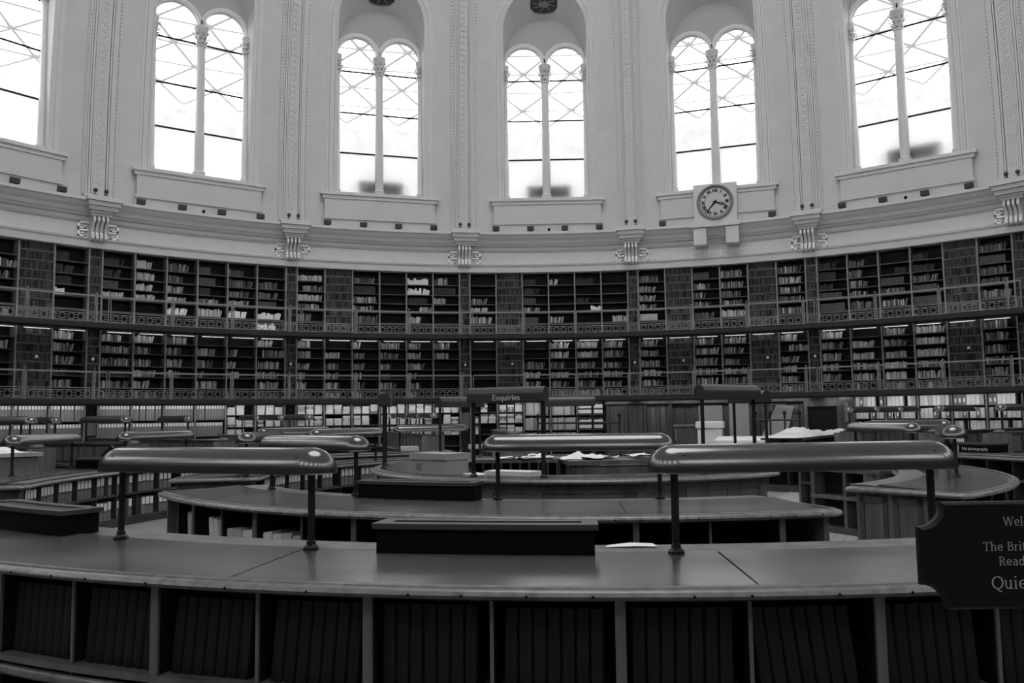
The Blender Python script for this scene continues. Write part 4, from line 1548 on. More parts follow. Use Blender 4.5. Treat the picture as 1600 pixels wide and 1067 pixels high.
# central enquiry desk
e = thing('enquiry_desk', 'round panelled enquiry desk in the middle of the room', 'desk', (0, 0, 0))
path = ring_path(2.33, 2.95, 133, 372)
if area(path) < 0:
    path = path[::-1]
DZ = .08
MB().strip(path, [(o_, z+DZ) for o_, z in NOSE]).build('nosing', 'nosing', e, smooth=50)
MB().prism(path, .826+DZ, .884+DZ).build('desk_top', 'oak_mid', e)
for a, b in ((135, 160), (160, 207), (207, 255), (255, 300), (300, 345), (345, 371)):
    MB().arc([(2.45, .88+DZ), (2.86, .88+DZ), (2.86, .8925+DZ), (2.45, .8925+DZ)], a+.2, b-.2, 16).build('leather_panel', 'leather', e)
MB().abox(2.78, 2.84, 0, .846+DZ, 133.6, 371, 90).build('front_panel', 'oak_mid', e)
MB().abox(2.42, 2.46, 0, .846+DZ, 133.6, 371, 90).build('inner_panel', 'oak', e)
me_st = MB().box(-.05, .05, 2.83, 2.865, .1, .80+DZ).mesh('stile', 'oak_mid')
for i in range(21):
    link('stile', me_st, e, rz=-R_(136.7+i*11.6))
for z0, z1 in ((.80, .93), (.06, .2)):
    MB().abox(2.83, 2.868, z0, z1, 133.6, 371, 90).build('rail', 'oak_mid', e)
MB().abox(2.82, 2.90, .88, .925, 133.6, 371, 90).build('apron', 'oak', e)

# ================================================================ VENTILATOR BOXES
def vent(r0, r1, t0, t1, label, txt=False, flip=False):
    z0, z1 = .899, 1.035
    e = thing('ventilator_box', label, 'ventilator', polar((r0+r1)/2, (t0+t1)/2, z0), group='black ventilator boxes on the desks')
    n_ = max(3, int(abs(t1-t0)/1.2))
    MB().abox(r0+.02, r1-.02, z0, z1, t0+.15, t1-.15, n_).build('body', 'black', e)
    for a, b in ((r0, r0+.08), (r1-.085, r1)):
        MB().abox(a, b, z1, z1+.03, t0, t1, n_).build('rim', 'edge' if False else 'cap', e)
    ew = math.degrees(.09/r1)
    for a, b in ((t0, t0+ew), (t1-ew, t1)):
        MB().abox(r0+.08, r1-.085, z1, z1+.03, a, b, 1).build('rim', 'cap', e)
    nsl = 4
    for i in range(nsl):
        a = r0+.10+(r1-r0-.20)*i/(nsl-1)
        MB().abox(a-.012, a+.012, z1+.002, z1+.020, t0+ew, t1-ew, n_).build('slat', 'hood_dark', e)
    if txt:
        th = (t0+t1)/2
        me = text_mesh('No photography', .075, 'enqtext', .001, align='LEFT')
        t = R_(th)
        tx = Vector((cos(t), -sin(t), 0))
        # the side facing the room's centre carries the notice
        yy = r0-.008
        o = link('lettering', me, e)
        o.matrix_basis = Matrix.Rotation(-t, 4, 'Z') @ Matrix.Translation((.1 if flip else -.25, yy, .965)) @ Matrix.Rotation(R_(90), 4, 'X')
        o['label'] = 'small white notice lettering'
        cam_ = MB()
        cam_.box(-.05, .05, 0, .002, -.03, .03)
        cam_.box(-.02, .02, 0, .002, .03, .045)
        cam_.lathe([(.012, 0), (.03, 0), (.03, .002), (.012, .002)], 12)
        ic = MB()
        for (x0, x1, z0_, z1_) in ((-.055, -.045, -.05, .05), (.045, .055, -.05, .05), (-.055, .055, .045, .055), (-.055, .055, -.055, -.045), (-.03, .03, -.025, .02), (-.012, .012, .02, .032)):
            ic.box(x0, x1, -.002, .0, z0_, z1_)
        o = link('icon', ic.mesh('icon', 'enqtext'), e)
        o.matrix_basis = Matrix.Rotation(-t, 4, 'Z') @ Matrix.Translation(((.1 if flip else -.25)-.12, yy, .965))
    return e
vent(7.42, 7.66, 184.0, 193.45, 'long black ventilator box with a slatted top, centre of the front desk')
vent(7.40, 7.70, 211.0, 220.5, 'black ventilator box with a slatted top at the left end of the front desk')
vent(4.58, 4.84, 196.0, 210.8, 'black ventilator box on the second desk ring behind the central one')
vent(7.75, 8.2, 280.5, 288.2, 'black notice box on the left outer desk', txt=True)
vent(7.75, 8.2, 60.5, 70.5, 'black notice box on the right outer desk', txt=True, flip=True)
vent(4.3, 4.72, 96.5, 103.0, 'black ventilator box behind the end on lamp on the right')

# ================================================================ CATALOGUE VOLUMES AND BOX FILES
me_vol = MB().add([(-.5, .03, 0), (-.4, .006, 0), (0, 0, 0), (.4, .006, 0), (.5, .03, 0), (.5, 1, 0), (-.5, 1, 0)]+[(-.5, .03, 1), (-.4, .006, 1), (0, 0, 1), (.4, .006, 1), (.5, .03, 1), (.5, 1, 1), (-.5, 1, 1)],
                  [tuple(range(6, -1, -1)), tuple(range(7, 14))]+[(i, (i+1) % 7, 7+(i+1) % 7, 7+i) for i in range(7)]).mesh('catalogue_volume', 'volume')
me_vp = MB().box(-.42, .42, .2, .97, 1.0, 1.002).mesh('page_block', 'pages')
rv = random.Random(3)
comp_t = [150.95+4.07*i for i in range(24)]
for ci in range(23):
    a, b = comp_t[ci], comp_t[ci+1]
    if b > 222 or a < 154:
        continue
    wid = chord(b-a, 8.3)-.05
    nv = 7
    pitch = (wid-.075)/nv
    tm_ = (a+b)/2
    lean = .10*(1 if tm_ > 192 else -1 if tm_ < 180 else .15)*rv.uniform(.5, 1.2)
    t = R_(tm_)
    tx = Vector((cos(t), -sin(t), 0))
    cn = nth(int(round((220.2-b)/4.07)))
    hv = rv.uniform(.385, .40)
    for i in range(nv):
        x = -wid/2+.05+pitch*(i+.5)
        # outward face shows: rotate so that local -y points away from the centre
        o = bpy.data.objects.new('catalogue_volume', me_vol)
        COL.objects.link(o)
        loc = polar(8.27, tm_, .372)+tx*x
        o.matrix_basis = Matrix.Translation(loc) @ Matrix.Rotation(-t+pi, 4, 'Z') @ Matrix.Rotation(lean, 4, 'Y') @ Matrix.Diagonal((pitch-.0035, .36, hv, 1))
        tag(o, 'black catalogue volume, %s from right, %s compartment from left, front desk' % (nth(i), cn), 'book', 'catalogue volumes under the front desk')
        link('page_block', me_vp, o, local=True)
# box files with white labels on the inner sides of the left desks
me_bf = MB().bbox(-.5, .5, 0, 1, 0, 1, .03).mesh('box_file', 'grey')
me_bfl = MB().box(-.40, .40, -.02, .0, .56, .96).mesh('label', 'label')
me_bfn = MB().box(-.46, .46, -.012, .0, .46, .49).mesh('seam', 'black')
def box_file(r, th, x, z, w, h_, label, group):
    t = R_(th)
    o = bpy.data.objects.new('box_file', me_bf)
    COL.objects.link(o)
    o.matrix_basis = Matrix.Translation(polar(r, th, z)+Vector((cos(t), -sin(t), 0))*x) @ Matrix.Rotation(-t, 4, 'Z') @ Matrix.Diagonal((w, .24, h_, 1))
    tag(o, label, 'box file', group)
    link('label', me_bfl, o, local=True)
    link('seam', me_bfn, o, local=True)
def files_in(r, t_a, t_b, comp, z, h_, w, per, words_, skip=.12):
    t, ci = t_a, 0
    while t+comp <= t_b:
        width = chord(comp, r)-.05
        n_ = int(width/w)
        for i in range(n_):
            if rv.random() < skip:
                continue
            box_file(r, t+comp/2, -width/2+w*(i+.5), z, w*.9, h_*rv.uniform(.95, 1.0), 'white labelled box file, %s in the %s compartment, %s' % (nth(i), nth(ci), words_), words_)
        t += comp
        ci += 1
files_in(7.33, 259, 300, 4.07, .516, .29, .098, 5, 'top shelf of the left outer desk')
files_in(7.33, 259, 296, 4.07, .136, .29, .098, 5, 'bottom shelf of the left outer desk', .2)
files_in(4.58, 270, 325, 6.1, .516, .29, .094, 5, 'top shelf of the left second desk')
# pale files and folders in the outer compartments of the second ring
me_ff = MB().bbox(-.5, .5, 0, 1, 0, 1, .04).mesh('folder', 'bk_x')
me_ffw = MB().bbox(-.5, .5, 0, 1, 0, 1, .04).mesh('folder', 'white')
me_ffl = MB().box(-.3, .3, -.02, .0, .08, .25).mesh('label', 'paper')
rf = random.Random(8)
st2 = [168.2+6.1*i for i in range(13)]
for ci in range(12):
    a, b = st2[ci], st2[ci+1]
    if b > 239:
        continue
    width = chord(6.1, 5.5)-.05
    tm_ = (a+b)/2
    t = R_(tm_)
    tx = Vector((cos(t), -sin(t), 0))
    left = tm_ > 213
    tall = .34 if tm_ > 225 else .27 if tm_ > 213 else .17
    w = .10 if tm_ > 225 else .13
    x, i = -width/2+.03, 0
    stop = width/2-(.16 if tm_ > 225 else .02)
    while x < stop-w*.5:
        o = bpy.data.objects.new('folder', me_ffw if (left and rf.random() < .5) else me_ff)
        COL.objects.link(o)
        ln = (-.14 if left else 0)*rf.uniform(.6, 1.1)
        o.matrix_basis = Matrix.Translation(polar(5.5, tm_, .372)+tx*x) @ Matrix.Rotation(-t+pi, 4, 'Z') @ Matrix.Rotation(ln, 4, 'Y') @ Matrix.Diagonal((w*.92, .3, tall*rf.uniform(.95, 1.02), 1))
        tag(o, 'pale folder, %s from right, %s compartment from the right, second ring desk' % (nth(i), nth(ci)), 'folder', 'folders under the second ring desk')
        if left:
            link('label', me_ffl, o, local=True)
        x += w*1.02
        i += 1

# ================================================================ RADIAL READER DESKS
def reader_desk(th, r0, r1, label, pale=False):
    e = thing('reader_desk', label, 'desk', polar(r0, th, 0), -R_(th)+pi/2, 'radial reader desks')   # local x runs outward
    L = r1-r0
    MB().box(0, L, -.62, .62, .70, .75).build('table_top', 'leather', e, local=True)
    MB().box(0, L, -.13, .13, .0, 1.16).build('partition', 'oak', e, local=True)
    MB().box(-.03, L, -.17, .17, 1.16, 1.19).build('ledge', 'oak', e, local=True)
    n_ = int(L/.62)
    me_p = MB().bbox(-.24, .24, -.02, .02, 0, .30, .01).mesh('panel', 'oak_mid')
    me_k = MB().box(-.03, .03, -.6, .6, 0, .70).mesh('leg_panel', 'oak')
    for i in range(n_):
        x = .31+i*.62
        for sg in (-1, 1):
            link('panel', me_p, e, local=True, loc=(x, sg*.135, .8))
        if i % 2 == 0:
            link('leg_panel', me_k, e, local=True, loc=(x-.28, 0, 0))
    ep = MB()
    ep.box(-.05, 0, -.62, .62, 0, .72)
    ep.box(-.06, 0, -.3, .3, .72, 1.16)
    ep.build('end_panel', 'oak_mid', e, local=True)
    cap_ = MB().lathe([(.0001, 1.19), (.12, 1.19), (.1, 1.23), (.0001, 1.25)], 10, (.05, 0))
    cap_.build('finial', 'oak_mid', e, local=True)
    return e
RD = [(-69, (11.6,)), (-57.5, (11.7, 14.4, 17.0)), (-46, (13.2,)), (-34, (11.6, 13.7, 15.8)), (-17, (11.2, 13.2, 15.2, 17.2)), (-5, ()),
      (41, (11.5, 13.4, 15.4)), (51.5, (11.7,)), (59, (11.5,))]
RN = ['leftmost', 'second', 'third', 'fourth', 'fifth', 'sixth', 'seventh', 'eighth', 'rightmost']
for i, (th, ls) in enumerate(RD):
    reader_desk(th, 10.6, 18.6, 'dark oak radial reader desk in the background, %s from the left' % RN[i] if 0 < i < 8 else '%s dark oak radial reader desk in the background' % RN[i])
    for j, r in enumerate(ls):
        lamp(r, th, 'distant hooded lamp on the %s radial reader desk, %s from its near end' % (RN[i], nth(j)), z=1.19, radial=True)
# dark reader desk with plastic sheeting, right of centre
cd_ = thing('covered_counter', 'dark radial counter with white sheeting heaped on it right of centre', 'counter', polar(6.6+3.2, 34, 0), -R_(34)+pi/2)
MB().box(-.2, 8.2, -.5, .5, 1.0, 1.06).build('counter_top', 'oak', cd_, local=True)
MB().box(0, 8.0, -.1, .1, 0, 1.0).build('partition', 'case', cd_, local=True)
me_k = MB().box(-.03, .03, -.45, .45, 0, 1.0).mesh('divider', 'oak')
for i in range(14):
    link('divider', me_k, cd_, local=True, loc=(.05+i*.6, 0, 0))
def heap(name, label, cat, loc, sx, sy, h_, mt, seed, rz=0.):
    r = random.Random(seed)
    n_ = 22
    mb = MB()
    vs_ = []
    for j in range(9):
        for i in range(n_+1):
            u, v = i/n_*2-1, j/8*2-1
            e_ = max(0, 1-abs(u)**3)*max(0, 1-abs(v)**3)
            vs_.append((u*sx+r.uniform(-.03, .03), v*sy+r.uniform(-.02, .02), h_*e_*(.45+.55*r.random()+.25*sin(u*7+seed))))
    fs_ = [(j*(n_+1)+i, j*(n_+1)+i+1, (j+1)*(n_+1)+i+1, (j+1)*(n_+1)+i) for j in range(8) for i in range(n_)]
    mb.add(vs_, fs_)
    return tag(mb.build(name, mt, None, rz=rz, loc=loc, smooth=60), label, cat)
heap('plastic_sheet', 'crumpled white plastic sheet heaped on the dark counter', 'sheet', polar(11.2, 34, 1.06), 1.9, .46, .2, 'plastic', 2, -R_(34)+pi/2)
heap('plastic_sheet', 'small crumpled clear sheet further back on the dark counter', 'sheet', polar(15.0, 34, 1.06), 1.0, .3, .1, 'plastic', 5, -R_(34)+pi/2)
rw = thing('covered_table', 'low table wrapped in white sheet before the pale boards', 'table', polar(13.6, 24.5, 0), -R_(24))
MB().bbox(-.75, .75, -.5, .5, .1, .98, .1).build('sheet', 'plastic', rw, local=True)
for sx in (-.6, .6):
    for sy in (-.35, .35):
        MB().box(sx-.04, sx+.04, sy-.04, sy+.04, 0, .12).build('leg', 'oak', rw, local=True)

# rails with ball finials by the doors
me_fin = MB()
me_fin.tube((0, 0, 0), (0, 0, 1.5), .03, n=8)
me_fin.lathe([(.03, 1.5), (.06, 1.53), (.03, 1.56), (.07, 1.62), (.07, 1.67), (.0001, 1.74)], 10)
me_fpost = me_fin.mesh('post', 'post', smooth=40)
def ball_rail(th0, th1, r, n_, label):
    e = thing('barrier_rail', label, 'rail', polar(r, (th0+th1)/2, 0), group='rails with ball finials')
    for i in range(n_):
        link('post', me_fpost, e, loc=polar(r, th0+(th1-th0)*i/(n_-1)))
    a, b = polar(r, th0, 1.4), polar(r, th1, 1.4)
    MB().tube(a, b, .035, n=8).build('cross_rail', 'post', e)
ball_rail(23.2, 27.6, 19.0, 4, 'thin dark rail with ball finials before the right hand door')
ball_rail(-.5, 9.0, 16.5, 3, 'dark rail with ball finials before the pale volumes, centre right')
# leaning pole
pn = MB().tube((0, 0, 0), (-.45, .1, 1.45), .03, n=6)
pn.ball((-.48, .1, 1.5), .05, 6)
tag(pn.build('leaning_pole', 'oak_mid', loc=polar(17.0, 10.4, .0)), 'wooden pole leaning before the oak panelling', 'pole')

# ================================================================ LOW SHELVES IN THE AISLE, RIGHT
def low_case(a, b, label, n_):
    a, b = Vector(a+(0,)), Vector(b+(0,))
    d_ = b-a
    L = d_.length
    ang = math.atan2(d_.y, d_.x)
    e = thing('low_bookcase', label, 'bookcase', a, ang, 'low bookcases in the aisle')
    # local x from a to b; open side faces -y
    MB().box(0, L, .20, .23, 0, .87).build('back_board', 'case', e, local=True)
    for z0, z1, mt in ((0, .09, 'oak'), (.46, .51, 'oak_mid'), (.83, .88, 'oak_mid')):
        MB().box(-.03, L+.03, -.03, .22, z0, z1).build('plinth' if z0 == 0 else 'shelf', mt, e, local=True)
    for i in range(n_+1):
        x = L*i/n_
        MB().box(x-.025, x+.025, -.01, .22, .05, .85).build('upright', 'oak_mid', e, local=True)
    return e
low_case((3.24, -.16), (3.74, -1.16), 'low oak bookcase with two open shelves beside the aisle', 2)
low_case((3.80, -1.10), (4.05, -.80), 'low oak bookcase continuing behind the right second ring desk', 1)

# ================================================================ THINGS ON THE ENQUIRY DESK
bx_ = thing('archive_carton', 'large pale grey carton with a lid on the enquiry desk', 'box', polar(2.62, 226, .973), -R_(222))
MB().box(-.30, .30, -.19, .19, 0, .17).build('body', 'card', bx_, local=True)
MB().box(-.32, .32, -.21, .21, .17, .245).build('lid', 'card', bx_, local=True)
MB().box(.305, .31, -.06, .06, .07, .11).build('hand_hole', 'black', bx_, local=True)
MB().box(.12, .22, .19, .193, .03, .12).build('label', 'grey', bx_, local=True)
for i, (r, th, w, dd, hh_, an, mt, lb) in enumerate(((2.55, 203, .62, .26, .05, 10, 'white', 'flat white parcel lying on the enquiry desk under the lettered lamp'),
        (2.6, 213, .30, .2, .012, 24, 'paper', 'loose white paper beside the flat parcel on the enquiry desk'))):
    mb = MB().bbox(-w/2, w/2, -dd/2, dd/2, 0, hh_, .003)
    tag(mb.build('parcel' if i == 0 else 'paper_sheet', mt, loc=polar(r, th, .973), rz=-R_(th+an)), lb, 'parcel' if i == 0 else 'paper')
# inner work tables
wt = thing('work_table', 'oak work table with papers inside the enquiry desk', 'table', (.45, -.2, 0), R_(6))
MB().box(-.75, .75, -.5, .5, .98, 1.04).build('table_top', 'oak_mid', wt, local=True)
MB().box(-.7, .7, -.46, -.42, .62, .97).build('front_panel', 'oak_mid', wt, local=True)
for sx in (-.68, .68):
    for sy in (-.43, .43):
        MB().box(sx-.04, sx+.04, sy-.04, sy+.04, 0, .98).build('leg', 'oak', wt, local=True)
MB().box(-.6, .6, -.42, .42, .55, .6).build('shelf', 'oak', wt, local=True)
wt2 = thing('pigeonhole_unit', 'low oak pigeonhole unit with papers on top inside the enquiry desk', 'shelving', (-.95, -.1, 0), R_(-3))
MB().box(-.6, .6, -.2, .2, 1.0, 1.05).build('top', 'oak_mid', wt2, local=True)
MB().box(-.6, .6, .14, .2, .3, 1.0).build('back_board', 'case', wt2, local=True)
for i in range(10):
    x = -.58+i*1.16/9
    MB().box(x-.01, x+.01, -.2, .15, .3, 1.0).build('divider', 'oak', wt2, local=True)
MB().box(-.6, .6, -.2, .15, .3, .33).build('shelf', 'oak', wt2, local=True)
for sx in (-.57, .57):
    MB().box(sx-.03, sx+.03, -.2, .2, 0, .3).build('leg', 'oak', wt2, local=True)
rp_ = random.Random(4)
def papers(cx, cy, z, n_, where, sp):
    for i, x in enumerate(sorted(cx+rp_.uniform(-sp, sp) for _ in range(n_))):
        y = cy+rp_.uniform(-.25, .25)
        w, l_ = rp_.choice(((.21, .30), (.3, .42)))
        mb = MB()
        vs_, fs_ = [], []
        for a in range(5):
            for b in range(4):
                vs_.append(((a/4-.5)*l_, (b/3-.5)*w, .004+.035*(rp_.random() if a in (0, 4) else .2*rp_.random())))
        for a in range(4):
            for b in range(3):
                fs_.append((a*4+b, a*4+b+1, a*4+5+b, a*4+4+b))
        mb.add(vs_, fs_)
        mb.add([(v[0], v[1], v[2]-.003) for v in vs_], [tuple(reversed(f_)) for f_ in fs_])
        tag(mb.build('paper_sheet', 'paper', loc=(x, y, z+i*.004), rz=rp_.uniform(0, 3), smooth=60), 'loose white paper sheet, %s from the left on the %s' % (nth(i), where), 'paper', 'papers on the %s' % where)
papers(.45, -.15, 1.04, 9, 'work table inside the enquiry desk', .6)
papers(-.95, -.1, 1.05, 6, 'pigeonhole unit', .4)
heap('crumpled_paper', 'crumpled white wrapping paper at the left of the work table', 'paper', (-.05, -.25, 1.045), .28, .16, .09, 'paper', 9)
tb = thing('desk_tray', 'white folder standing in a black tray on the right of the enquiry desk', 'tray', polar(2.25, 150, 0), -R_(150))
MB().box(-.12, .12, -.1, .1, 0, 1.05).build('stand', 'black', tb, local=True)
MB().box(-.2, .02, -.08, -.04, .98, 1.2).build('folder', 'white', tb, local=True)
# papers on the front desk
mb = MB()
mb.add([(-.15, -.035, .0), (.02, -.04, .007), (.15, -.03, .002), (.13, .035, .010), (0, .04, .015), (-.13, .035, .002)], [(0, 1, 4, 5), (1, 2, 3, 4)])
mb.add([(-.15, -.035, -.002), (.02, -.04, .005), (.15, -.03, .0), (.13, .035, .008), (0, .04, .013), (-.13, .035, .0)], [(5, 4, 1, 0), (4, 3, 2, 1)])
o = mb.build('paper_sheet', 'paper', loc=polar(7.32, 182.5, .900), rz=-R_(182.5)+pi)
tag(o, 'folded white paper lying behind the central ventilator on the front desk', 'paper')

# boxes, paper and chairs on the left
ob = thing('display_case', 'pale grey display case with papers on top at the left edge', 'case', (-9.6, 1.6, 0), R_(-38))
MB().bbox(-1.0, 1.0, -.45, .45, .6, 1.12, .02).build('body', 'grey', ob, local=True)
MB().box(-1.04, 1.04, -.49, .49, 1.12, 1.18).build('top', 'bk_x', ob, local=True)
for sx in (-.9, .9):
    for sy in (-.36, .36):
        MB().box(sx-.04, sx+.04, sy-.04, sy+.04, 0, .62).build('leg', 'oak', ob, local=True)
for i in range(4):
    MB().box(.30, .52, -.462, -.452, .66+i*.11, .73+i*.11).build('drawer_label', 'label', ob, local=True)
heap('paper_pile', 'pile of crumpled white papers on the grey display case', 'paper', (-9.3, 1.4, 1.181), .5, .3, .08, 'paper', 12, R_(-38))
def chair(loc, rz, label, round_back=True):
    e = thing('desk_chair', label, 'chair', loc, rz, 'chairs among the reader desks')
    MB().bbox(-.23, .23, -.22, .22, .42, .5, .03).build('seat', 'post', e, local=True)
    b_ = MB()
    pts = [(.24*cos(pi*i/12), .62+.42*sin(pi*i/12)) for i in range(13)] if round_back else [(-.22, .6), (.22, .6), (.28, .9), (0, 1.18), (-.28, .9)]
    k = len(pts)
    b_.add([(x, .2, z) for x, z in pts]+[(x, .25, z) for x, z in pts], [tuple(range(k)), tuple(range(2*k-1, k-1, -1))]+[(i, (i+1) % k, k+(i+1) % k, k+i) for i in range(k)])
    b_.build('backrest', 'post', e, local=True)
    for sx in (-.03, .03):
        pass
    MB().tube((0, .0, .1), (0, 0, .43), .03, n=8).build('column', 'post', e, local=True)
    MB().tube((0, .2, .45), (0, .24, .7), .02, n=6).build('back_bar', 'post', e, local=True)
    for i in range(5):
        a = 2*pi*i/5
        MB().tube((0, 0, .12), (.28*cos(a), .28*sin(a), .03), .02, n=6).build('leg', 'post', e, local=True)
    return e
chair(polar(9.7, -50.5), R_(200), 'dark round backed chair beyond the left outer desk')
chair(polar(9.4, -44), R_(150), 'second dark round backed chair near the white desk fan')
cc = chair(polar(10.5, -60), R_(170), 'dark chair with angular back draped with a grey cloth', False)
MB().box(-.26, .02, .17, .27, .55, 1.0).build('cloth', 'cloth', cc, local=True)
fn = thing('desk_fan', 'small white round desk fan on the far left desk', 'fan', polar(8.3, -46, .892), R_(160))
MB().lathe([(.1, 0), (.1, .02), (.03, .04), (.02, .2)], 14).build('stand', 'white', fn, local=True, smooth=40)
fh = MB()
T = Matrix.Translation((0, 0, .32)) @ Matrix.Rotation(R_(90), 4, 'X')
fh.lathe([(.0001, -.05), (.08, -.05), (.15, -.02), (.16, 0), (.15, .02), (.05, .05), (.0001, .05)], 18, T=T)
fh.build('fan_head', 'white', fn, local=True, smooth=40)
# open book cradle and parcels about the far desks
for i, (r, th, z, mt, lb) in enumerate(((8.0, 335, .9, 'white', 'white parcel on the outer desk at the back left'), (8.1, 347, .9, 'bk_x', 'pale parcel on the outer desk at the back'),
                                        (11.5, 45.2, 1.2, 'white', 'white box on a radial reader desk at the right'))):
    tag(MB().bbox(-.22, .22, -.14, .14, 0, .1, .01).build('parcel', mt, loc=polar(r, th, z), rz=-R_(th+13)), lb, 'parcel')
# brochure holder behind the right notice box
bh = thing('brochure_holder', 'white brochure holder behind the right notice box', 'holder', polar(8.27, 63, .892), -R_(63))
MB().box(-.14, .14, -.03, .03, 0, .16).build('holder', 'white', bh, local=True)
MB().box(-.12, .1, -.01, .01, .1, .24).build('brochures', 'paper', bh, local=True)

# ================================================================ SIGN
sg_ = thing('notice_sign', 'black wooden notice board with scooped corners and pale lettering on a stand', 'sign', (.335, -10.05, 0), R_(0))
HW, Z0, Z1, CR = .2885, 1.148, 1.416, .062
def scoop(hw, z0, z1, c):
    p = []
    for cx, cz, a0_ in ((-hw, z0, 0), (hw, z0, 90), (hw, z1, 180), (-hw, z1, 270)):
        # concave corner: arc about the corner point
        seq = [(cx+c*cos(R_(a0_+90-90*i/8)), cz+c*sin(R_(a0_+90-90*i/8))) for i in range(9)]
        p += seq
    return p
def sign_outline(ins):
    pts = scoop(HW-ins, Z0+ins, Z1-ins, CR)
    return pts
bd = MB()
lay = [(.0, .012), (.0, -.006), (.006, -.014)]
ring_ = [[(x, y, z) for x, z in sign_outline(i_)] for i_, y in lay]
k = len(ring_[0])
bd.add(sum(ring_, []), [tuple(range(k)), tuple(range(2*k, 3*k))]+[(r_*k+i, r_*k+(i+1) % k, (r_+1)*k+(i+1) % k, (r_+1)*k+i) for r_ in range(2) for i in range(k)])
bd.build('board', 'sign', sg_, local=True)
SIGN_LINES = (('Welcome to', .0305, 1.367), ('The British Museum', .0305, 1.3045), ('Reading Room', .0305, 1.268), ('Quiet please', .043, 1.2145))
# ---- serif letters for the sign, drawn as stroked outlines (unit: x-height 1, cap height 1.45)
def stroke(mb, pts, w0=.17, closed=False, w1=None):
    # ribbon along pts with a broad-pen width: thick verticals, thin horizontals
    n = len(pts)
    L, Rr = [], []
    for i in range(n):
        a = Vector(pts[i-1]) if (i or closed) else Vector(pts[i])
        b = Vector(pts[(i+1) % n]) if (i < n-1 or closed) else Vector(pts[i])
        d_ = (b-a).normalized()
        nr = Vector((-d_.y, d_.x))
        w = w0*(.55+.45*abs(d_.y))/2
        p = Vector(pts[i])
        L.append(p+nr*w)
        Rr.append(p-nr*w)
    vs_ = [(p.x, p.y, 0) for p in L+Rr]
    m_ = n if closed else n-1
    mb.add(vs_, [(i, (i+1) % n, n+(i+1) % n, n+i) for i in range(m_)])
def arcp(cx, cy, rx, ry, a0_, a1_, n=14):
    return [(cx+rx*cos(R_(a0_+(a1_-a0_)*i/n)), cy+ry*sin(R_(a0_+(a1_-a0_)*i/n))) for i in range(n+1)]
def ser(mb, x, y, w=.34, up_=True):
    mb.add([(x-w/2, y-.045, 0), (x+w/2, y-.045, 0), (x+w/2, y+.045, 0), (x-w/2, y+.045, 0)], [(0, 1, 2, 3)])
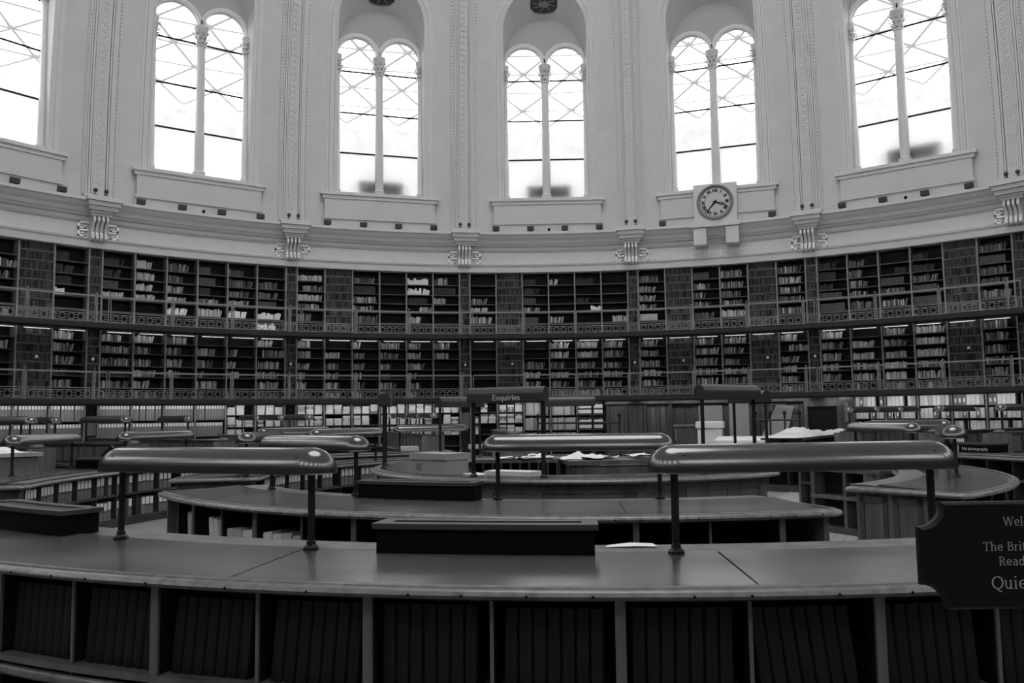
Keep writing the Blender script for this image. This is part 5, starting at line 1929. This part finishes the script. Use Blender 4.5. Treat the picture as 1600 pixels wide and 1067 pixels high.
def glyph(ch, mb):
    C_, A_ = 1.45, 1.55
    S = lambda p, **k: stroke(mb, p, **k)
    if ch == 'W':
        S([(.05, C_), (.45, 0)]); S([(.45, 0), (.8, C_)], w0=.1); S([(.8, C_), (1.2, 0)]); S([(1.2, 0), (1.58, C_)], w0=.1)
        for x in (.05, .8, 1.58): ser(mb, x, C_-.045)
        return 1.66
    if ch == 'T':
        S([(.55, 0), (.55, C_)]); S([(.02, C_-.05), (1.08, C_-.05)]); ser(mb, .55, .045, .42)
        for x in (.04, 1.06): S([(x, C_), (x, C_-.3)], w0=.1)
        return 1.12
    if ch == 'B':
        S([(.22, 0), (.22, C_)]); S([(.22, C_-.05), (.5, C_-.05)]+arcp(.52, 1.09, .3, .31, 90, -90)+[(.22, .78)]); S([(.22, .78), (.55, .78)]+arcp(.57, .41, .36, .36, 90, -90)+[(.22, .05)])
        ser(mb, .16, .045, .3); ser(mb, .16, C_-.045, .3)
        return 1.05
    if ch == 'R':
        S([(.22, 0), (.22, C_)]); S([(.22, C_-.05), (.5, C_-.05)]+arcp(.52, 1.05, .32, .35, 90, -90)+[(.22, .70)]); S([(.55, .70), (1.0, .03)]); ser(mb, .22, .045, .42); ser(mb, .16, C_-.045, .3); ser(mb, 1.02, .045, .24)
        return 1.12
    if ch == 'L':
        S([(.25, 0), (.25, C_)]); S([(.05, .05), (.95, .05)]); S([(.92, 0), (.95, .32)], w0=.1); ser(mb, .25, C_-.045, .42)
        return 1.02
    if ch == 'A':
        S([(.2, 0), (.68, C_)], w0=.1); S([(.68, C_), (1.15, 0)]); S([(.38, .48), (.98, .48)]); ser(mb, .18, .045); ser(mb, 1.15, .045)
        return 1.3
    if ch == 'C':
        S(arcp(.68, C_/2, .55, C_/2-.04, 48, 318, 22), w0=.18); S([(1.06, C_-.1), (1.08, C_-.42)], w0=.1)
        return 1.2
    if ch == 'b':
        S([(.2, 0), (.2, A_)]); S(arcp(.52, .5, .33, .46, 145, -145, 18)); ser(mb, .12, A_-.045, .22)
        return 1.0
    if ch == 'M':
        S([(.2, 0), (.25, C_)], w0=.1); S([(.25, C_), (.75, .1)]); S([(.75, .1), (1.25, C_)], w0=.1); S([(1.25, C_), (1.3, 0)])
        ser(mb, .2, .045); ser(mb, 1.3, .045); ser(mb, .2, C_-.045, .26); ser(mb, 1.3, C_-.045, .26)
        return 1.5
    if ch == 'Q':
        S(arcp(.72, C_/2, .6, C_/2-.04, 0, 345, 26), closed=True, w0=.19); S([(.6, .02), (.85, -.2), (1.2, -.34)])
        return 1.42
    if ch == 'e':
        S([(.14, .54), (.84, .54)]+arcp(.5, .52, .36, .46, 12, 320, 20))
        return .95
    if ch == 'c':
        S(arcp(.5, .5, .38, .46, 45, 318, 20))
        return .92
    if ch == 'o':
        S(arcp(.5, .5, .38, .46, 0, 345, 22), closed=True)
        return 1.0
    if ch == 'l':
        S([(.2, 0), (.2, A_)]); ser(mb, .2, .045, .38); ser(mb, .12, A_-.045, .22)
        return .44
    if ch == 'i':
        S([(.2, 0), (.2, 1.0)]); ser(mb, .2, .045, .38); ser(mb, .12, .955, .22); mb.add([(p[0], p[1], 0) for p in arcp(.2, 1.36, .11, .11, 0, 330, 11)], [tuple(range(12))])
        return .44
    if ch == 't':
        S([(.24, 1.3), (.24, .22)]+arcp(.44, .22, .2, .19, 180, 300, 6)); S([(.02, .95), (.52, .95)])
        return .6
    if ch == 'h':
        S([(.2, 0), (.2, A_)]); S([(.2, .72)]+arcp(.5, .66, .28, .3, 150, 0, 8)+[(.78, 0)]); ser(mb, .2, .045, .36); ser(mb, .78, .045, .36); ser(mb, .12, A_-.045, .22)
        return 1.02
    if ch in 'nm':
        S([(.2, 0), (.2, 1.0)]); ser(mb, .2, .045, .36); ser(mb, .12, .955, .22)
        for q in range(1 if ch == 'n' else 2):
            o_ = .56*q
            S([(.2+o_, .72)]+arcp(.48+o_, .66, .26, .3, 150, 0, 8)+[(.74+o_, 0)]); ser(mb, .74+o_, .045, .34)
        return 1.0 if ch == 'n' else 1.55
    if ch == 'r':
        S([(.2, 0), (.2, 1.0)]); S([(.2, .7)]+arcp(.5, .62, .28, .33, 150, 60, 6)); ser(mb, .2, .045, .4); ser(mb, .12, .955, .22)
        return .72
    if ch == 'u':
        S([(.18, 1.0), (.18, .36)]+arcp(.46, .36, .28, .31, 180, 330, 8)+[(.76, .45)]); S([(.76, 1.0), (.76, 0)]); ser(mb, .1, .955, .22); ser(mb, .68, .955, .22); ser(mb, .82, .045, .2)
        return 1.02
    if ch == 'a':
        S(arcp(.44, .70, .28, .26, 150, 0, 8)+[(.72, 0)]); S([(.72, .6), (.5, .58)]+arcp(.4, .3, .27, .26, 90, 330, 12)+[(.72, .35)]); ser(mb, .8, .045, .2)
        return .96
    if ch == 'd':
        S([(.78, 0), (.78, A_)]); S(arcp(.44, .5, .33, .46, 35, 325, 18)); ser(mb, .70, A_-.045, .22); ser(mb, .86, .045, .2)
        return 1.04
    if ch == 'p':
        S([(.2, -.45), (.2, 1.0)]); S(arcp(.52, .5, .33, .46, 145, -145, 18)); ser(mb, .2, -.4, .4); ser(mb, .12, .955, .22)
        return 1.0
    if ch == 'g':
        S([(.78, 1.0), (.78, -.1)]+arcp(.48, -.12, .3, .28, 0, -150, 8)); S(arcp(.44, .52, .33, .42, 35, 325, 18))
        return 1.0
    if ch == 's':
        S(arcp(.4, .74, .26, .23, 40, 250, 10)+arcp(.4, .26, .28, .23, 70, -150, 10))
        return .8
    return .5
def serif_line(txt):
    mb, x = MB(), 0.
    for ch in txt:
        sub = MB()
        adv = glyph(ch, sub)
        mb.add([(vx+x, vy, 0) for vx, vy, _ in sub.v], sub.f)
        x += adv+.10
    return mb, x-.10
for txt, sz, zc in SIGN_LINES:
    mb, wd_ = serif_line(txt)
    s_ = sz*.5
    v = [((px-wd_/2)*s_+.004, -.0158, zc+(py-.7)*s_) for px, py, _ in mb.v]
    mm = MB()
    mm.v, mm.f, mm.mi = v, mb.f, mb.mi
    o = mm.build('lettering', 'signtext', sg_, local=True)
    o['label'] = 'pale serif lettering'
MB().tube((0, .03, .02), (0, .03, Z1-.05), .016, n=10).build('post', 'black', sg_, local=True)
MB().lathe([(.17, 0), (.17, .012), (.05, .03), (.02, .06)], 24, (0, .03)).build('base', 'black', sg_, local=True, smooth=40)
rg_ = MB()
for i in range(12):
    a, b = 2*pi*i/12, 2*pi*(i+1)/12
    rg_.tube((-.012+.012*cos(a), .0, Z0-.022+.01*sin(a)), (-.012+.012*cos(b), .0, Z0-.022+.01*sin(b)), .003, n=5, cap=False)
rg_.build('hook', 'chrome', sg_, local=True)

# ---- frieze lettering bent to the curved frieze
mb, wd_ = serif_line('The Walter and Leonore Annenberg Centre')
v = []
sz_ = 2*pi*21.19*(25.68-13.21)/360/wd_
for px, py, _ in mb.v:
    v.append(tuple(polar(21.185, 13.21+(25.68-13.21)*px/wd_, 7.83+py*sz_)))
n0 = len(v)
mm = MB()
mm.v = v+[tuple(polar(21.23, math.degrees(math.atan2(p[0], p[1])), p[2])) for p in v]
mm.f = [f_ for f_ in mb.f]
mm.mi = [0]*len(mm.f)
for f_ in mb.f:
    for i in range(len(f_)):
        a, b = f_[i], f_[(i+1) % len(f_)]
        mm.f.append((a, b, b+n0, a+n0))
        mm.mi.append(0)
o = mm.build('inscription', 'letter', bpy.data.objects['trim_cornice'])
o['label'] = 'raised pale serif lettering on the frieze'
